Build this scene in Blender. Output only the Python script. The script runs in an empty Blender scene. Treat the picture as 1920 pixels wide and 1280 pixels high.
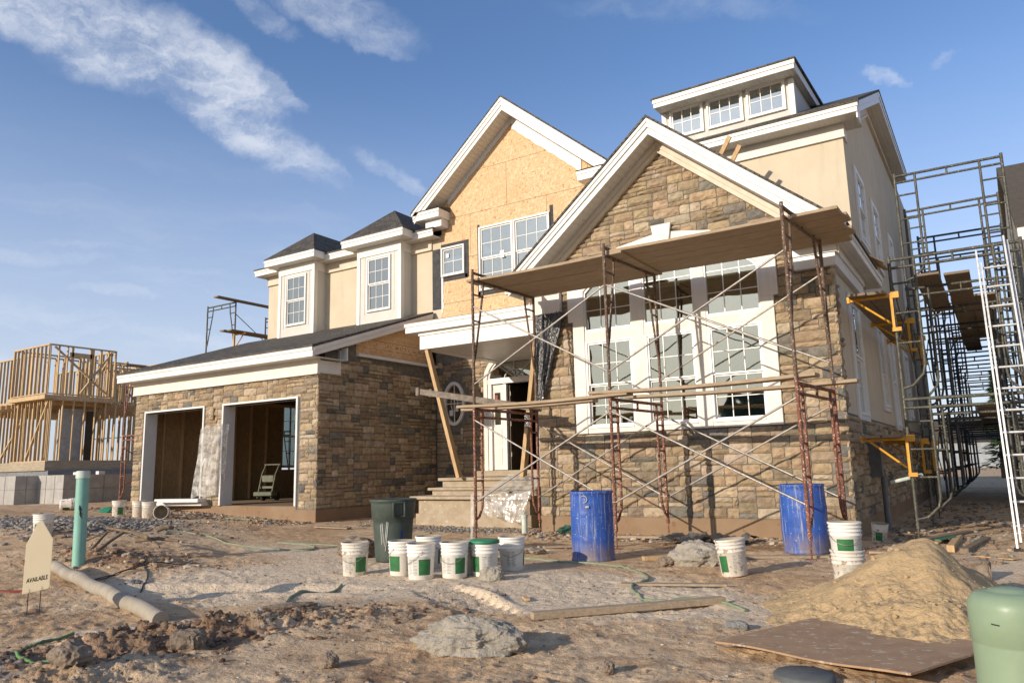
import bpy, bmesh, math, random
import numpy as np
from mathutils import Matrix, Vector
R = math.radians
random.seed(7)
S = bpy.context.scene
COL = S.collection

# ------------------------------------------------------------ camera, sky, sun, exposure
def cam_axes(yaw, pitch, roll):
    f = Vector((-math.sin(yaw)*math.cos(pitch), math.cos(yaw)*math.cos(pitch), math.sin(pitch)))
    r = Vector((math.cos(yaw), math.sin(yaw), 0)); u = r.cross(f)
    c, s = math.cos(roll), math.sin(roll)
    return r*c + u*s, u*c - r*s, f
cd = bpy.data.cameras.new('camera'); cam = bpy.data.objects.new('camera', cd); COL.objects.link(cam)
r_, u_, f_ = cam_axes(R(32.5), R(9.6), R(-1.35))
cam.matrix_world = Matrix(((r_.x, u_.x, -f_.x, 0), (r_.y, u_.y, -f_.y, 0), (r_.z, u_.z, -f_.z, 1.2), (0, 0, 0, 1)))
cd.sensor_width = 36; cd.lens = 36*1405/1920; cd.clip_start = .05; cd.clip_end = 3000
S.camera = cam
SUN = Vector((-.34, -1.0, .315)).normalized()          # towards the sun
EL = math.asin(SUN.z); AZ = math.atan2(SUN.x, SUN.y)
sl = bpy.data.lights.new('sun', 'SUN'); sl.energy = 4.15; sl.angle = R(.5); sl.color = (1, .88, .735)
so = bpy.data.objects.new('sun', sl); COL.objects.link(so)
so.rotation_euler = (-SUN).to_track_quat('-Z', 'Y').to_euler()
so.location = (-20, -30, 30)
S.view_settings.view_transform = 'Standard'; S.view_settings.look = 'None'
S.view_settings.exposure = 0.2; S.view_settings.gamma = 1

def nd(nt, t, **k):
    n = nt.nodes.new(t)
    for a, v in k.items(): setattr(n, a, v)
    return n
def mth(nt, op, a, b=None, clamp=False):
    n = nt.nodes.new('ShaderNodeMath'); n.operation = op; n.use_clamp = clamp
    for i, v in enumerate((a, b)):
        if v is None: continue
        if isinstance(v, (int, float)): n.inputs[i].default_value = v
        else: nt.links.new(v, n.inputs[i])
    return n.outputs[0]
def vm(nt, op, a, b=None, out=0):
    n = nt.nodes.new('ShaderNodeVectorMath'); n.operation = op
    for i, v in enumerate((a, b)):
        if v is None: continue
        if isinstance(v, (tuple, list)): n.inputs[i].default_value = v
        else: nt.links.new(v, n.inputs[i])
    return n.outputs[out]
def mixc(nt, fac, a, b, mode='MIX'):
    n = nt.nodes.new('ShaderNodeMix'); n.data_type = 'RGBA'; n.blend_type = mode
    for idx, v in ((0, fac), (6, a), (7, b)):
        if isinstance(v, (int, float)): n.inputs[idx].default_value = v
        elif isinstance(v, (tuple, list)): n.inputs[idx].default_value = (*v[:3], 1)
        else: nt.links.new(v, n.inputs[idx])
    return n.outputs[2]
def noise(nt, vec, scale, detail=4, rough=.55, out=0):
    n = nd(nt, 'ShaderNodeTexNoise'); n.inputs['Scale'].default_value = scale
    n.inputs['Detail'].default_value = detail; n.inputs['Roughness'].default_value = rough
    if vec is not None: nt.links.new(vec, n.inputs['Vector'])
    return n.outputs[out]
def ramp(nt, fac, stops):
    n = nd(nt, 'ShaderNodeValToRGB'); cr = n.color_ramp
    while len(cr.elements) < len(stops): cr.elements.new(.5)
    for e, (p, c) in zip(cr.elements, stops):
        e.position = p; e.color = (*c[:3], 1) if isinstance(c, (tuple, list)) else (c, c, c, 1)
    nt.links.new(fac, n.inputs[0]); return n.outputs[0]
def mapr(nt, v, a, b, c=0, d=1, smooth=True):
    n = nd(nt, 'ShaderNodeMapRange'); n.clamp = True
    if smooth: n.interpolation_type = 'SMOOTHSTEP'
    nt.links.new(v, n.inputs[0])
    for i, x in enumerate((a, b, c, d)): n.inputs[i+1].default_value = x
    return n.outputs[0]

W = bpy.data.worlds.new('World'); S.world = W; W.use_nodes = True
nt = W.node_tree; nt.nodes.clear()
sky = nd(nt, 'ShaderNodeTexSky'); sky.sky_type = 'NISHITA'; sky.sun_disc = False
sky.sun_elevation = EL; sky.sun_rotation = AZ % (2*math.pi)
sky.air_density = 1.0; sky.dust_density = 1.0; sky.ozone_density = 2.6; sky.altitude = 100
tc = nd(nt, 'ShaderNodeTexCoord'); D = tc.outputs['Generated']
wv = noise(nt, D, 7.5, 9, .66, 1)
Dw = vm(nt, 'ADD', D, vm(nt, 'MULTIPLY', vm(nt, 'SUBTRACT', wv, (.5, .5, .5)), (.12, .12, .07)))
CL = [((-.805,.339,.487),(5.07,13.98,-2.37),(18.04,-1.48,29.87),.9),((-.77,.423,.477),(3.9,8.31,-2.12),(13.37,-.78,21.56),1.),
((-.731,.505,.459),(4.11,9.67,-5.19),(15.73,4.07,20.05),1.),((-.727,.545,.417),(4.31,8.19,-4.39),(20.76,4.69,29.17),.95),
((-.746,.514,.424),(13.52,28.42,-11.87),(25.71,5.64,38.18),.8),((-.688,.563,.458),(10.68,22.01,-12.11),(53.72,10.59,66.62),.6),
((-.603,.584,.544),(8.,9.66,-2.43),(21.57,-9.47,33.26),.55),((-.585,.621,.521),(15.95,18.6,-5.19),(41.07,-16.98,65.4),.4),
((-.671,.516,.532),(9.48,20.83,-9.16),(58.5,3.89,69.35),.4),((-.617,.691,.377),(11.51,14.16,-8.42),(47.65,2.95,70.13),.45),
((-.065,.903,.424),(45.96,11.13,-17.82),(43.61,-39.17,88.03),.6),((-.001,.904,.427),(63.58,-4.27,8.05),(23.4,69.37,-148.09),.28),
((-.696,.606,.386),(11.59,17.12,-7.27),(48.72,2.15,82.76),.5),((-.892,.381,.244),(6.47,13.48,.54),(23.97,-15.92,109.78),.35),
((-.851,.481,.211),(12.75,21.49,.02),(29.42,-17.59,155.33),.3),((-.247,.806,.537),(7.56,2.87,-1.76),(25.31,-31.63,57.02),.2)]
acc = None
for c, a, b, s in CL:
    q = vm(nt, 'SUBTRACT', Dw, c)
    q1 = vm(nt, 'DOT_PRODUCT', q, a, 1); q2 = vm(nt, 'DOT_PRODUCT', q, b, 1)
    e = mth(nt, 'ADD', mth(nt, 'MULTIPLY', q1, q1), mth(nt, 'MULTIPLY', q2, q2))
    m = mth(nt, 'MULTIPLY', mapr(nt, e, 2.1, 0.0), s)
    acc = m if acc is None else mth(nt, 'MAXIMUM', acc, m)
stretch = vm(nt, 'MULTIPLY', Dw, (1, 1, 2.4))
n1 = noise(nt, stretch, 12, 14, .66)
n2 = noise(nt, vm(nt, 'MULTIPLY', Dw, (1, 1, 7)), 4.5, 7, .6)
den = mth(nt, 'MULTIPLY', acc, mapr(nt, n1, .33, .66, .22, 1.12))
sep = nd(nt, 'ShaderNodeSeparateXYZ'); nt.links.new(D, sep.inputs[0])
low = mapr(nt, sep.outputs[2], .45, .05)                        # thin streaks low in the sky
streak = mth(nt, 'MULTIPLY', mth(nt, 'MULTIPLY', mapr(nt, n2, .44, .78), low), .55)
cover = mth(nt, 'MULTIPLY', mth(nt, 'MAXIMUM', den, streak), .66, True)
hz = mapr(nt, sep.outputs[2], .52, .0, 0, .72)
skyc = mixc(nt, 1, sky.outputs[0], (1.13, 1.23, 1.43), 'MULTIPLY')
skyc = mixc(nt, hz, skyc, (5.1, 5.4, 6.25))
back = mth(nt, 'MULTIPLY', mapr(nt, sep.outputs[1], .15, -.75), mapr(nt, sep.outputs[2], .75, .10, 0, .72))
skyc = mixc(nt, back, skyc, (6.6, 6.4, 5.7))          # bright haze on the sun's side of the sky
cloud = mixc(nt, cover, skyc, (6.6, 6.8, 7.2))
bg = nd(nt, 'ShaderNodeBackground'); bg.inputs[1].default_value = .12
nt.links.new(cloud, bg.inputs[0])
wo = nd(nt, 'ShaderNodeOutputWorld'); nt.links.new(bg.outputs[0], wo.inputs[0])

# ------------------------------------------------------------ mesh helpers
class MB:
    def __init__(s): s.v = []; s.f = []; s.sm = []; s.c = []; s.mi = []
    def add(s, vs, fs, smooth=False, col=None, mi=0):
        n = len(s.v); s.v += [tuple(p) for p in vs]
        for f in fs:
            s.f.append([i+n for i in f]); s.sm.append(smooth); s.c.append(col); s.mi.append(mi)
        return s
    def box(s, x0, x1, y0, y1, z0, z1, **k):
        x0, x1 = sorted((x0, x1)); y0, y1 = sorted((y0, y1)); z0, z1 = sorted((z0, z1))
        v = [(x, y, z) for z in (z0, z1) for y in (y0, y1) for x in (x0, x1)]
        return s.add(v, [(0,2,3,1),(4,5,7,6),(0,1,5,4),(2,6,7,3),(0,4,6,2),(1,3,7,5)], **k)
    def beam(s, p, q, w, h, up=(0,0,1), **k):        # bar from p to q, w across, h along up
        p, q = Vector(p), Vector(q); d = (q-p).normalized(); up = Vector(up)
        if abs(d.dot(up)) > .98: up = Vector((0,1,0))
        a = d.cross(up).normalized()*w/2; b = a.cross(d).normalized()*h/2
        v = [c+sa*a+sb*b for c in (p, q) for sb in (-1,1) for sa in (-1,1)]
        return s.add(v, [(0,1,3,2),(4,6,7,5),(0,4,5,1),(2,3,7,6),(0,2,6,4),(1,5,7,3)], **k)
    def prism(s, pts, ax, a, b, **k):                # polygon extruded along axis ax ('x','y','z') from a to b
        def P(u, w, t): return {'x': (t,u,w), 'y': (u,t,w), 'z': (u,w,t)}[ax]
        n = len(pts); v = [P(u,w,a) for u,w in pts]+[P(u,w,b) for u,w in pts]
        f = [list(range(n)), list(range(2*n-1, n-1, -1))]
        f += [(i, (i+1)%n, n+(i+1)%n, n+i) for i in range(n)]
        return s.add(v, f, **k)
    def tube(s, pts, r, n=8, caps=True, **k):
        pts = [Vector(p) for p in pts]; m = len(pts)
        rs = r if isinstance(r, (list, tuple)) else [r]*m
        k.setdefault('smooth', True); v = []; a = None
        for i, p in enumerate(pts):
            d = (pts[min(i+1, m-1)]-pts[max(i-1, 0)]).normalized()
            if a is None:
                a = d.orthogonal().normalized()
            a = (a-d*a.dot(d)).normalized(); b = d.cross(a)
            v += [p+(a*math.cos(2*math.pi*j/n)+b*math.sin(2*math.pi*j/n))*rs[i] for j in range(n)]
        f = [(i*n+j, i*n+(j+1)%n, (i+1)*n+(j+1)%n, (i+1)*n+j) for i in range(m-1) for j in range(n)]
        s.add(v, f, **k)
        if caps:
            k['smooth'] = False
            s.add(v[:n], [list(range(n))[::-1]], **k); s.add(v[-n:], [list(range(n))], **k)
        return s
    def lathe(s, prof, c=(0,0,0), n=32, **k):
        k.setdefault('smooth', True); m = len(prof)
        v = [(c[0]+r*math.cos(2*math.pi*j/n), c[1]+r*math.sin(2*math.pi*j/n), c[2]+z) for r, z in prof for j in range(n)]
        f = [(i*n+j, i*n+(j+1)%n, (i+1)*n+(j+1)%n, (i+1)*n+j) for i in range(m-1) for j in range(n)]
        return s.add(v, f, **k)
    def build(s, name, mat, parent=None, label=None, bevel=0, xf=None):
        me = bpy.data.meshes.new(name); me.from_pydata(s.v, [], s.f)
        for m in (mat if isinstance(mat, (list, tuple)) else [mat]): me.materials.append(m)
        me.polygons.foreach_set('use_smooth', s.sm); me.polygons.foreach_set('material_index', s.mi)
        if any(c is not None for c in s.c):
            at = me.color_attributes.new('col', 'FLOAT_COLOR', 'CORNER'); arr = []
            for f, c in zip(s.f, s.c): arr += (list(c)+[1] if c is not None else [.5,.5,.5,1])*len(f)
            at.data.foreach_set('color', arr)
        bm = bmesh.new(); bm.from_mesh(me)
        bmesh.ops.recalc_face_normals(bm, faces=bm.faces)
        bm.to_mesh(me); bm.free(); me.update()
        o = bpy.data.objects.new(name, me); COL.objects.link(o)
        if xf is not None: me.transform(xf)
        if parent is not None:
            o.parent = parent; o.matrix_parent_inverse = WM[parent].inverted()
            WM[o] = Matrix.Identity(4)
        else: WM[o] = Matrix.Identity(4)
        if label: o['label'] = label
        if bevel:
            b = o.modifiers.new('bevel', 'BEVEL'); b.width = bevel; b.segments = 1; b.limit_method = 'ANGLE'
        return o
WM = {}
def tag(o, label, cat, group=None, kind=None):
    if label: o['label'] = label
    if cat: o['category'] = cat
    if group: o['group'] = group
    if kind: o['kind'] = kind
    return o
def root(name, label, cat, loc=(0,0,0), group=None):
    o = bpy.data.objects.new(name, None); COL.objects.link(o); o.location = loc; o.empty_display_size = .1
    WM[o] = Matrix.Translation(loc); return tag(o, label, cat, group)
def copy_tree(o, dloc, rz=0, label=None):            # a copy of a thing with copies of its parts, moved by dloc
    c = o.copy(); COL.objects.link(c); c.location = Vector(dloc)
    c.rotation_euler = (0, 0, rz)
    if label: c['label'] = label
    def rec(a, b):
        for ch in a.children:
            d = ch.copy(); COL.objects.link(d); d.parent = b; rec(ch, d)
    rec(o, c); return c

# numpy noise
_rng = np.random.RandomState(3); _P = _rng.rand(256, 256)
def vnoise(x, y):
    xi = np.floor(x).astype(int); yi = np.floor(y).astype(int); fx = x-xi; fy = y-yi
    fx = fx*fx*(3-2*fx); fy = fy*fy*(3-2*fy); a = _P[xi % 256, yi % 256]; b = _P[(xi+1) % 256, yi % 256]
    c = _P[xi % 256, (yi+1) % 256]; d = _P[(xi+1) % 256, (yi+1) % 256]
    return a+(b-a)*fx+(c-a)*fy+(a-b-c+d)*fx*fy
def fbm(x, y, s, o=4, ridge=False):
    t = 0; a = 1; n = 0
    for i in range(o):
        v = vnoise(x*s+17.3*i, y*s+5.1*i)
        t = t+a*(1-abs(2*v-1) if ridge else v); n += a; a *= .5; s *= 2.03
    return t/n-.5
# ------------------------------------------------------------ materials
def M(name, col, col2=None, rough=.7, vs=6, bump=.15, bs=60, metal=0, attr=False, stretch=None, fleck=None, fs=30, ft=.68, spec=.4, detail=4, bdist=.01, streak=0):
    m = bpy.data.materials.new(name); m.use_nodes = True; nt = m.node_tree
    b = nt.nodes['Principled BSDF']; tc = nd(nt, 'ShaderNodeTexCoord'); v = tc.outputs['Object']
    vv = vm(nt, 'MULTIPLY', v, stretch) if stretch else v
    c2 = col2 or tuple(x*.72 for x in col)
    n = noise(nt, vv, vs, detail, .6)
    c = mixc(nt, mapr(nt, n, .32, .68), col, c2)
    n5 = noise(nt, v, vs*.17, 2)
    c = mixc(nt, mapr(nt, n5, .3, .7, 0, .28), c, tuple(x*.8 for x in c2))
    if streak:
        sn = noise(nt, vm(nt, 'MULTIPLY', v, (3,3,.35)), 1.6, 5, .6); c = mixc(nt, mapr(nt, sn, .50, .72, 0, streak), c, tuple(x*.72 for x in c2))
    if attr:
        a = nd(nt, 'ShaderNodeAttribute', attribute_name='col'); c = mixc(nt, 1, a.outputs[0], mixc(nt, .0, c, c), 'MULTIPLY')
    if fleck:
        nf = noise(nt, vv, fs, 3, .6); c = mixc(nt, mapr(nt, nf, ft, ft+.03, smooth=False), c, fleck)
    nt.links.new(c, b.inputs['Base Color'])
    rn = mapr(nt, noise(nt, v, vs*3, 3), .3, .7, max(rough-.1, 0), min(rough+.1, 1)); nt.links.new(rn, b.inputs['Roughness'])
    b.inputs['Metallic'].default_value = metal; b.inputs['Specular IOR Level'].default_value = spec
    if bump:
        bp = nd(nt, 'ShaderNodeBump'); bp.inputs['Strength'].default_value = bump; bp.inputs['Distance'].default_value = bdist
        nt.links.new(noise(nt, vv, bs, 5, .65), bp.inputs['Height']); nt.links.new(bp.outputs[0], b.inputs['Normal'])
    return m
def brickmask(nt, vec, w, h, mortar, offset=.5):
    n = nd(nt, 'ShaderNodeTexBrick'); n.offset = offset; n.inputs['Scale'].default_value = 1
    n.inputs['Brick Width'].default_value = w; n.inputs['Row Height'].default_value = h
    n.inputs['Mortar Size'].default_value = mortar; n.inputs['Mortar Smooth'].default_value = .1
    nt.links.new(vec, n.inputs['Vector'])
    n.inputs['Color1'].default_value = (0,0,0,1); n.inputs['Color2'].default_value = (1,1,1,1); n.inputs['Mortar'].default_value = (.5,.5,.5,1)
    return n.outputs['Fac'], n.outputs['Color']
def lin(nt, *rows):                                   # new vector from linear mixes of object coords
    v = nd(nt, 'ShaderNodeTexCoord').outputs['Object']; cmb = nd(nt, 'ShaderNodeCombineXYZ')
    for i, r in enumerate(rows): nt.links.new(vm(nt, 'DOT_PRODUCT', v, r, 1), cmb.inputs[i])
    return cmb.outputs[0]

TRIM = M('white_trim_paint', (.80,.775,.73), (.74,.71,.66), rough=.45, vs=2.5, streak=.2, bump=.05)
TRIMG = M('white_coil_cladding', (.74,.73,.71), (.68,.67,.65), rough=.4, vs=2, bump=.04)
BEIGE = M('beige_trim_paint', (.66,.575,.46), (.60,.52,.41), rough=.6, vs=2, streak=.3, bump=.08)
BEIGEL = M('cream_trim_paint', (.77,.725,.65), (.71,.665,.60), rough=.6, vs=2, streak=.35, bump=.06)
STUCCO = M('cream_stucco', (.62,.54,.405), (.565,.485,.36), rough=.9, vs=1.3, streak=.35, bump=.5, bs=55, bdist=.006)
PANELW = M('grey_white_bay_panel', (.60,.58,.53), (.56,.54,.49), rough=.6, vs=2, bump=.05)
VINYL = M('white_vinyl_frame', (.82,.80,.76), (.78,.76,.72), rough=.35, vs=3, bump=.02)
MORTAR = M('mortar_bed', (.20,.18,.15), (.13,.12,.10), rough=.95, vs=8, bump=.5, bs=40)
STONE = M('veneer_stone', (1.06,1.07,1.09), (.70,.695,.69), rough=.9, vs=11, bump=.85, bs=26, attr=True, bdist=.025, detail=6)
CONC = M('concrete', (.42,.40,.37), (.33,.315,.29), rough=.9, vs=4, bump=.3, bs=50)
LIME = M('cast_stone_step', (.44,.36,.26), (.34,.27,.185), rough=.9, vs=4, bump=.35, bs=40, fleck=(.55,.5,.42), fs=14, ft=.66)
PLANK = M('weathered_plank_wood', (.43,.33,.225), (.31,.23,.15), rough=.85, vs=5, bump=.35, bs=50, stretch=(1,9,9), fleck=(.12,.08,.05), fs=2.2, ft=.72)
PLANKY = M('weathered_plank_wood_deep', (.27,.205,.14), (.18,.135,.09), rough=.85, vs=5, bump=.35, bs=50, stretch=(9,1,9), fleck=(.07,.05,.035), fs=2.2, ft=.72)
LUMBER = M('fresh_lumber', (.58,.40,.21), (.46,.30,.15), rough=.8, vs=4, bump=.2, bs=60, stretch=(6,6,1))
FRAMEL = M('framing_lumber', (.58,.42,.235), (.45,.31,.165), rough=.8, vs=3, bump=.1, stretch=(4,4,1))
RUST = M('rusty_scaffold_steel', (.16,.10,.068), (.12,.075,.05), rough=.75, vs=9, bump=.4, bs=90, metal=.25, fleck=(.50,.44,.38), fs=42, ft=.60, bdist=.004)
RUSTR = M('red_brown_scaffold_steel', (.26,.095,.055), (.15,.06,.04), rough=.7, vs=9, bump=.4, bs=90, metal=.2, fleck=(.60,.52,.46), fs=45, ft=.60, bdist=.004)
DSTEEL = M('grey_green_scaffold_steel', (.10,.105,.085), (.065,.06,.05), rough=.6, vs=8, bump=.3, bs=80, metal=.35, fleck=(.30,.27,.20), fs=50, ft=.60, bdist=.004)
BSTEEL = M('dark_blue_scaffold_steel', (.045,.065,.095), (.05,.045,.04), rough=.55, vs=8, bump=.2, bs=80, metal=.3)
GALV = M('galvanised_brace', (.44,.41,.37), (.32,.29,.255), rough=.5, vs=14, bump=.1, metal=.5, fleck=(.34,.24,.16), fs=38, ft=.69)
ALU = M('aluminium_ladder', (.66,.66,.64), (.55,.55,.53), rough=.4, vs=8, bump=.05, metal=.55)
YEL = M('yellow_bracket_paint', (.72,.36,.02), (.56,.26,.02), rough=.5, vs=6, bump=.1, fleck=(.25,.17,.08), fs=26, ft=.67)
BLACKM = M('black_building_paper', (.045,.045,.048), (.028,.028,.03), rough=.7, vs=8, bump=.5, bs=30, fleck=(.3,.3,.3), fs=60, ft=.74)
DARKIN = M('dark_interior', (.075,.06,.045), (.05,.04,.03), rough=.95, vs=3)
INOSB = M('interior_sheathing', (.42,.28,.145), (.31,.20,.10), rough=.9, vs=9, bump=.2, stretch=(2,2,1), fleck=(.10,.06,.03), fs=18, ft=.66)
TRUNK = M('bark', (.11,.08,.055), rough=.95, vs=12, bump=.5)
NEEDLE = M('pine_needles', (.06,.10,.045), (.08,.125,.05), rough=.8, vs=20, bump=0)
MORTARL = M('dried_mortar', (.41,.365,.295), (.29,.26,.21), rough=.97, vs=8, bump=.8, bs=30, bdist=.03, detail=7)
ROCK = M('broken_rock', (.30,.235,.175), (.19,.14,.10), rough=.95, vs=10, bump=.8, bs=28, bdist=.02)
ROCKG = M('grey_rock', (.25,.245,.23), (.17,.165,.155), rough=.95, vs=12, bump=.7, bs=30, bdist=.02)
SAND = M('masonry_sand', (.52,.365,.19), (.44,.31,.165), rough=.98, vs=4, bump=.8, bs=45, bdist=.018, detail=8)
PVCG = M('green_sewer_pipe', (.235,.47,.385), (.20,.41,.33), rough=.5, vs=4, bump=.03, streak=.3, fleck=(.36,.40,.32), fs=14, ft=.70)
PVCW = M('pale_cap', (.62,.70,.62), rough=.5, vs=4, bump=.02)
CPIPE = M('dusty_pipe', (.38,.335,.265), (.29,.25,.19), rough=.8, vs=6, bump=.2)
PED = M('pale_green_plastic', (.25,.33,.215), (.215,.29,.185), rough=.5, vs=5, bump=.06, bs=25, streak=.5, fleck=(.34,.33,.25), fs=17, ft=.69, detail=7)
SIGNM = M('cream_sign_face', (.70,.625,.47), (.66,.585,.43), rough=.6, vs=3, bump=.02)
_n = SIGNM.node_tree; _b = _n.nodes['Principled BSDF']; _tr = nd(_n, 'ShaderNodeBsdfTranslucent'); _tr.inputs[0].default_value = (.90,.84,.70,1)
_mx = nd(_n, 'ShaderNodeMixShader'); _mx.inputs[0].default_value = .72; _o = [q for q in _n.nodes if q.type == 'OUTPUT_MATERIAL'][0]
_n.links.new(_b.outputs[0], _mx.inputs[1]); _n.links.new(_tr.outputs[0], _mx.inputs[2]); _n.links.new(_mx.outputs[0], _o.inputs[0])   # corrugated plastic lets the sun through
INK = M('black_ink', (.03,.03,.03), rough=.7, bump=0)
INKG = M('grey_print', (.33,.35,.36), rough=.7, bump=0)
LABELG = M('green_label', (.03,.17,.05), (.025,.12,.04), rough=.5, vs=14, bump=.1, fleck=(.42,.44,.38), fs=22, ft=.72)
PAIL = M('white_pail_plastic', (.80,.78,.73), (.74,.71,.65), rough=.5, vs=10, bump=.15, fleck=(.52,.45,.36), fs=13, ft=.70)
PAILD = M('mortar_caked_pail', (.74,.70,.63), (.62,.56,.47), rough=.7, vs=9, bump=.35, fleck=(.30,.24,.18), fs=16, ft=.60)
PAILIN = M('pail_inside', (.40,.35,.25), (.30,.25,.18), rough=.85, vs=12, bump=.5)
GLID = M('green_plastic_lid', (.03,.24,.12), (.03,.18,.09), rough=.45, vs=10, fleck=(.25,.3,.22), fs=24, ft=.70)
BIN = M('dark_green_bin', (.045,.065,.055), (.07,.085,.07), rough=.55, vs=7, bump=.15, fleck=(.22,.22,.18), fs=30, ft=.72)
CHALK = M('chalk_mark', (.50,.50,.46), rough=.9)
HOSE = M('faded_green_hose', (.17,.23,.13), (.27,.29,.19), rough=.6, vs=10, bump=.05)
WIRE = M('dark_cable', (.05,.045,.04), rough=.6, vs=10, bump=.05)
STRAP = M('green_strap', (.13,.26,.08), (.09,.19,.06), rough=.6, vs=10, bump=.1)
REDP = M('red_plastic', (.32,.05,.03), rough=.5, vs=10, bump=.1)
OLIVE = M('olive_hand_truck', (.16,.17,.11), (.11,.115,.08), rough=.6, vs=10, bump=.1)
STEELW = M('wire_handle', (.35,.32,.28), rough=.5, metal=.6, bump=0)
RUBBER = M('black_rubber', (.03,.03,.03), rough=.8, bump=.1)
SIDING = M('pale_siding', (.46,.43,.37), (.42,.39,.33), rough=.8, vs=3, bump=.05)
BARN = M('distant_grey_wall', (.33,.36,.38), rough=.9, vs=1, bump=0)
STICK = M('dead_wood', (.24,.17,.11), (.15,.11,.07), rough=.95, vs=12, bump=.5)

def soffit():
    m = M('vented_soffit', (.66,.64,.59), (.62,.60,.55), rough=.5, vs=2, bump=0); nt = m.node_tree; b = nt.nodes['Principled BSDF']
    fac, _ = brickmask(nt, lin(nt, (1,.0,0), (0,1,.0), (0,0,0)), .10, 50, .012, 0)
    bp = nd(nt, 'ShaderNodeBump'); bp.inputs['Strength'].default_value = .8; bp.inputs['Distance'].default_value = .02; bp.invert = True
    nt.links.new(fac, bp.inputs['Height']); nt.links.new(bp.outputs[0], b.inputs['Normal']); return m
SOFF = soffit()
def siding_lines():
    nt = SIDING.node_tree; b = nt.nodes['Principled BSDF']
    fac, _ = brickmask(nt, lin(nt, (.01,.01,0), (0,0,1), (0,0,0)), 90, .12, .012, 0)
    bp = nd(nt, 'ShaderNodeBump'); bp.invert = True; bp.inputs['Distance'].default_value = .02
    nt.links.new(fac, bp.inputs['Height']); nt.links.new(bp.outputs[0], b.inputs['Normal'])
siding_lines()
def shingle(name='asphalt_shingles', k=1):
    m = bpy.data.materials.new(name); m.use_nodes = True; nt = m.node_tree; b = nt.nodes['Principled BSDF']
    v = lin(nt, (1,1,0), (0,0,2.2*k), (0,0,0))
    fac, c = brickmask(nt, v, .21, .15, .006, .37)
    r = nd(nt, 'ShaderNodeSeparateColor'); nt.links.new(c, r.inputs[0])
    col = mixc(nt, r.outputs[0], (.060,.056,.049), (.13,.115,.094))
    col = mixc(nt, mapr(nt, noise(nt, nd(nt, 'ShaderNodeTexCoord').outputs['Object'], 120, 3), .35, .75, 0, .5), col, (.14,.125,.105))
    col = mixc(nt, fac, col, (.015,.014,.013)); nt.links.new(col, b.inputs['Base Color'])
    b.inputs['Roughness'].default_value = .9; b.inputs['Specular IOR Level'].default_value = .2
    sp = nd(nt, 'ShaderNodeSeparateXYZ'); nt.links.new(v, sp.inputs[0])
    saw = mth(nt, 'FRACT', mth(nt, 'DIVIDE', sp.outputs[1], .15))
    bp = nd(nt, 'ShaderNodeBump'); bp.inputs['Strength'].default_value = 1; bp.inputs['Distance'].default_value = .02; bp.invert = True
    nt.links.new(mth(nt, 'ADD', saw, mth(nt, 'MULTIPLY', fac, .5)), bp.inputs['Height']); nt.links.new(bp.outputs[0], b.inputs['Normal'])
    return m
SHING = shingle()
def osb():
    m = bpy.data.materials.new('strand_board'); m.use_nodes = True; nt = m.node_tree; b = nt.nodes['Principled BSDF']
    v = nd(nt, 'ShaderNodeTexCoord').outputs['Object']; col = None
    wob = vm(nt, 'ADD', v, vm(nt, 'MULTIPLY', vm(nt, 'SUBTRACT', noise(nt, v, 9, 3, .5, 1), (.5,.5,.5)), (.10,.10,.10)))
    def flakes(ang, sc):
        c, s = math.cos(ang), math.sin(ang)
        cmb = nd(nt, 'ShaderNodeCombineXYZ')
        nt.links.new(vm(nt, 'DOT_PRODUCT', wob, (c*14, 0, s*14), 1), cmb.inputs[0])
        nt.links.new(vm(nt, 'DOT_PRODUCT', wob, (-s*42, 0, c*42), 1), cmb.inputs[1])
        vo = nd(nt, 'ShaderNodeTexVoronoi'); vo.inputs['Scale'].default_value = sc; nt.links.new(cmb.outputs[0], vo.inputs['Vector'])
        sp = nd(nt, 'ShaderNodeSeparateColor'); nt.links.new(vo.outputs['Color'], sp.inputs[0]); return sp.outputs[0], vo.outputs['Distance']
    a, da = flakes(.25, .9); c_, dc = flakes(1.35, 1.0)
    pick = mapr(nt, noise(nt, v, 14, 2), .47, .53)
    t = nd(nt, 'ShaderNodeMix'); nt.links.new(pick, t.inputs[0]); nt.links.new(a, t.inputs[2]); nt.links.new(c_, t.inputs[3])
    col = ramp(nt, t.outputs[0], [(0, (.52,.325,.165)), (.45, (.62,.415,.225)), (.8, (.70,.50,.30)), (.945, (.73,.54,.34)), (.97, (.34,.16,.07))])
    big = noise(nt, v, 1.1, 3); col = mixc(nt, mapr(nt, big, .35, .7, 0, .35), col, (.56,.33,.15))
    vv = lin(nt, (1,0,0), (0,0,1), (0,0,0))
    f, _ = brickmask(nt, vm(nt, 'ADD', vv, (.62,.36,0)), 2.44, 1.22, .006, .5); col = mixc(nt, f, col, (.13,.07,.03))
    f2, _ = brickmask(nt, vm(nt, 'ADD', vv, (.3,.14,0)), .61, .61, .0022, 0); col = mixc(nt, mth(nt, 'MULTIPLY', f2, .5), col, (.16,.17,.12))
    nt.links.new(col, b.inputs['Base Color']); b.inputs['Roughness'].default_value = .75
    bp = nd(nt, 'ShaderNodeBump'); bp.inputs['Strength'].default_value = .35; bp.inputs['Distance'].default_value = .006
    nt.links.new(t.outputs[0], bp.inputs['Height']); nt.links.new(bp.outputs[0], b.inputs['Normal'])
    return m
OSB = osb()
def stained0():                                         # footing concrete with the red mud splashed up from the soil
    m = M('mud_stained_concrete', (.50,.35,.215), (.42,.28,.165), rough=.92, vs=3.5, bump=.3, bs=40, fleck=(.38,.18,.09), fs=16, ft=.68)
    return m
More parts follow.
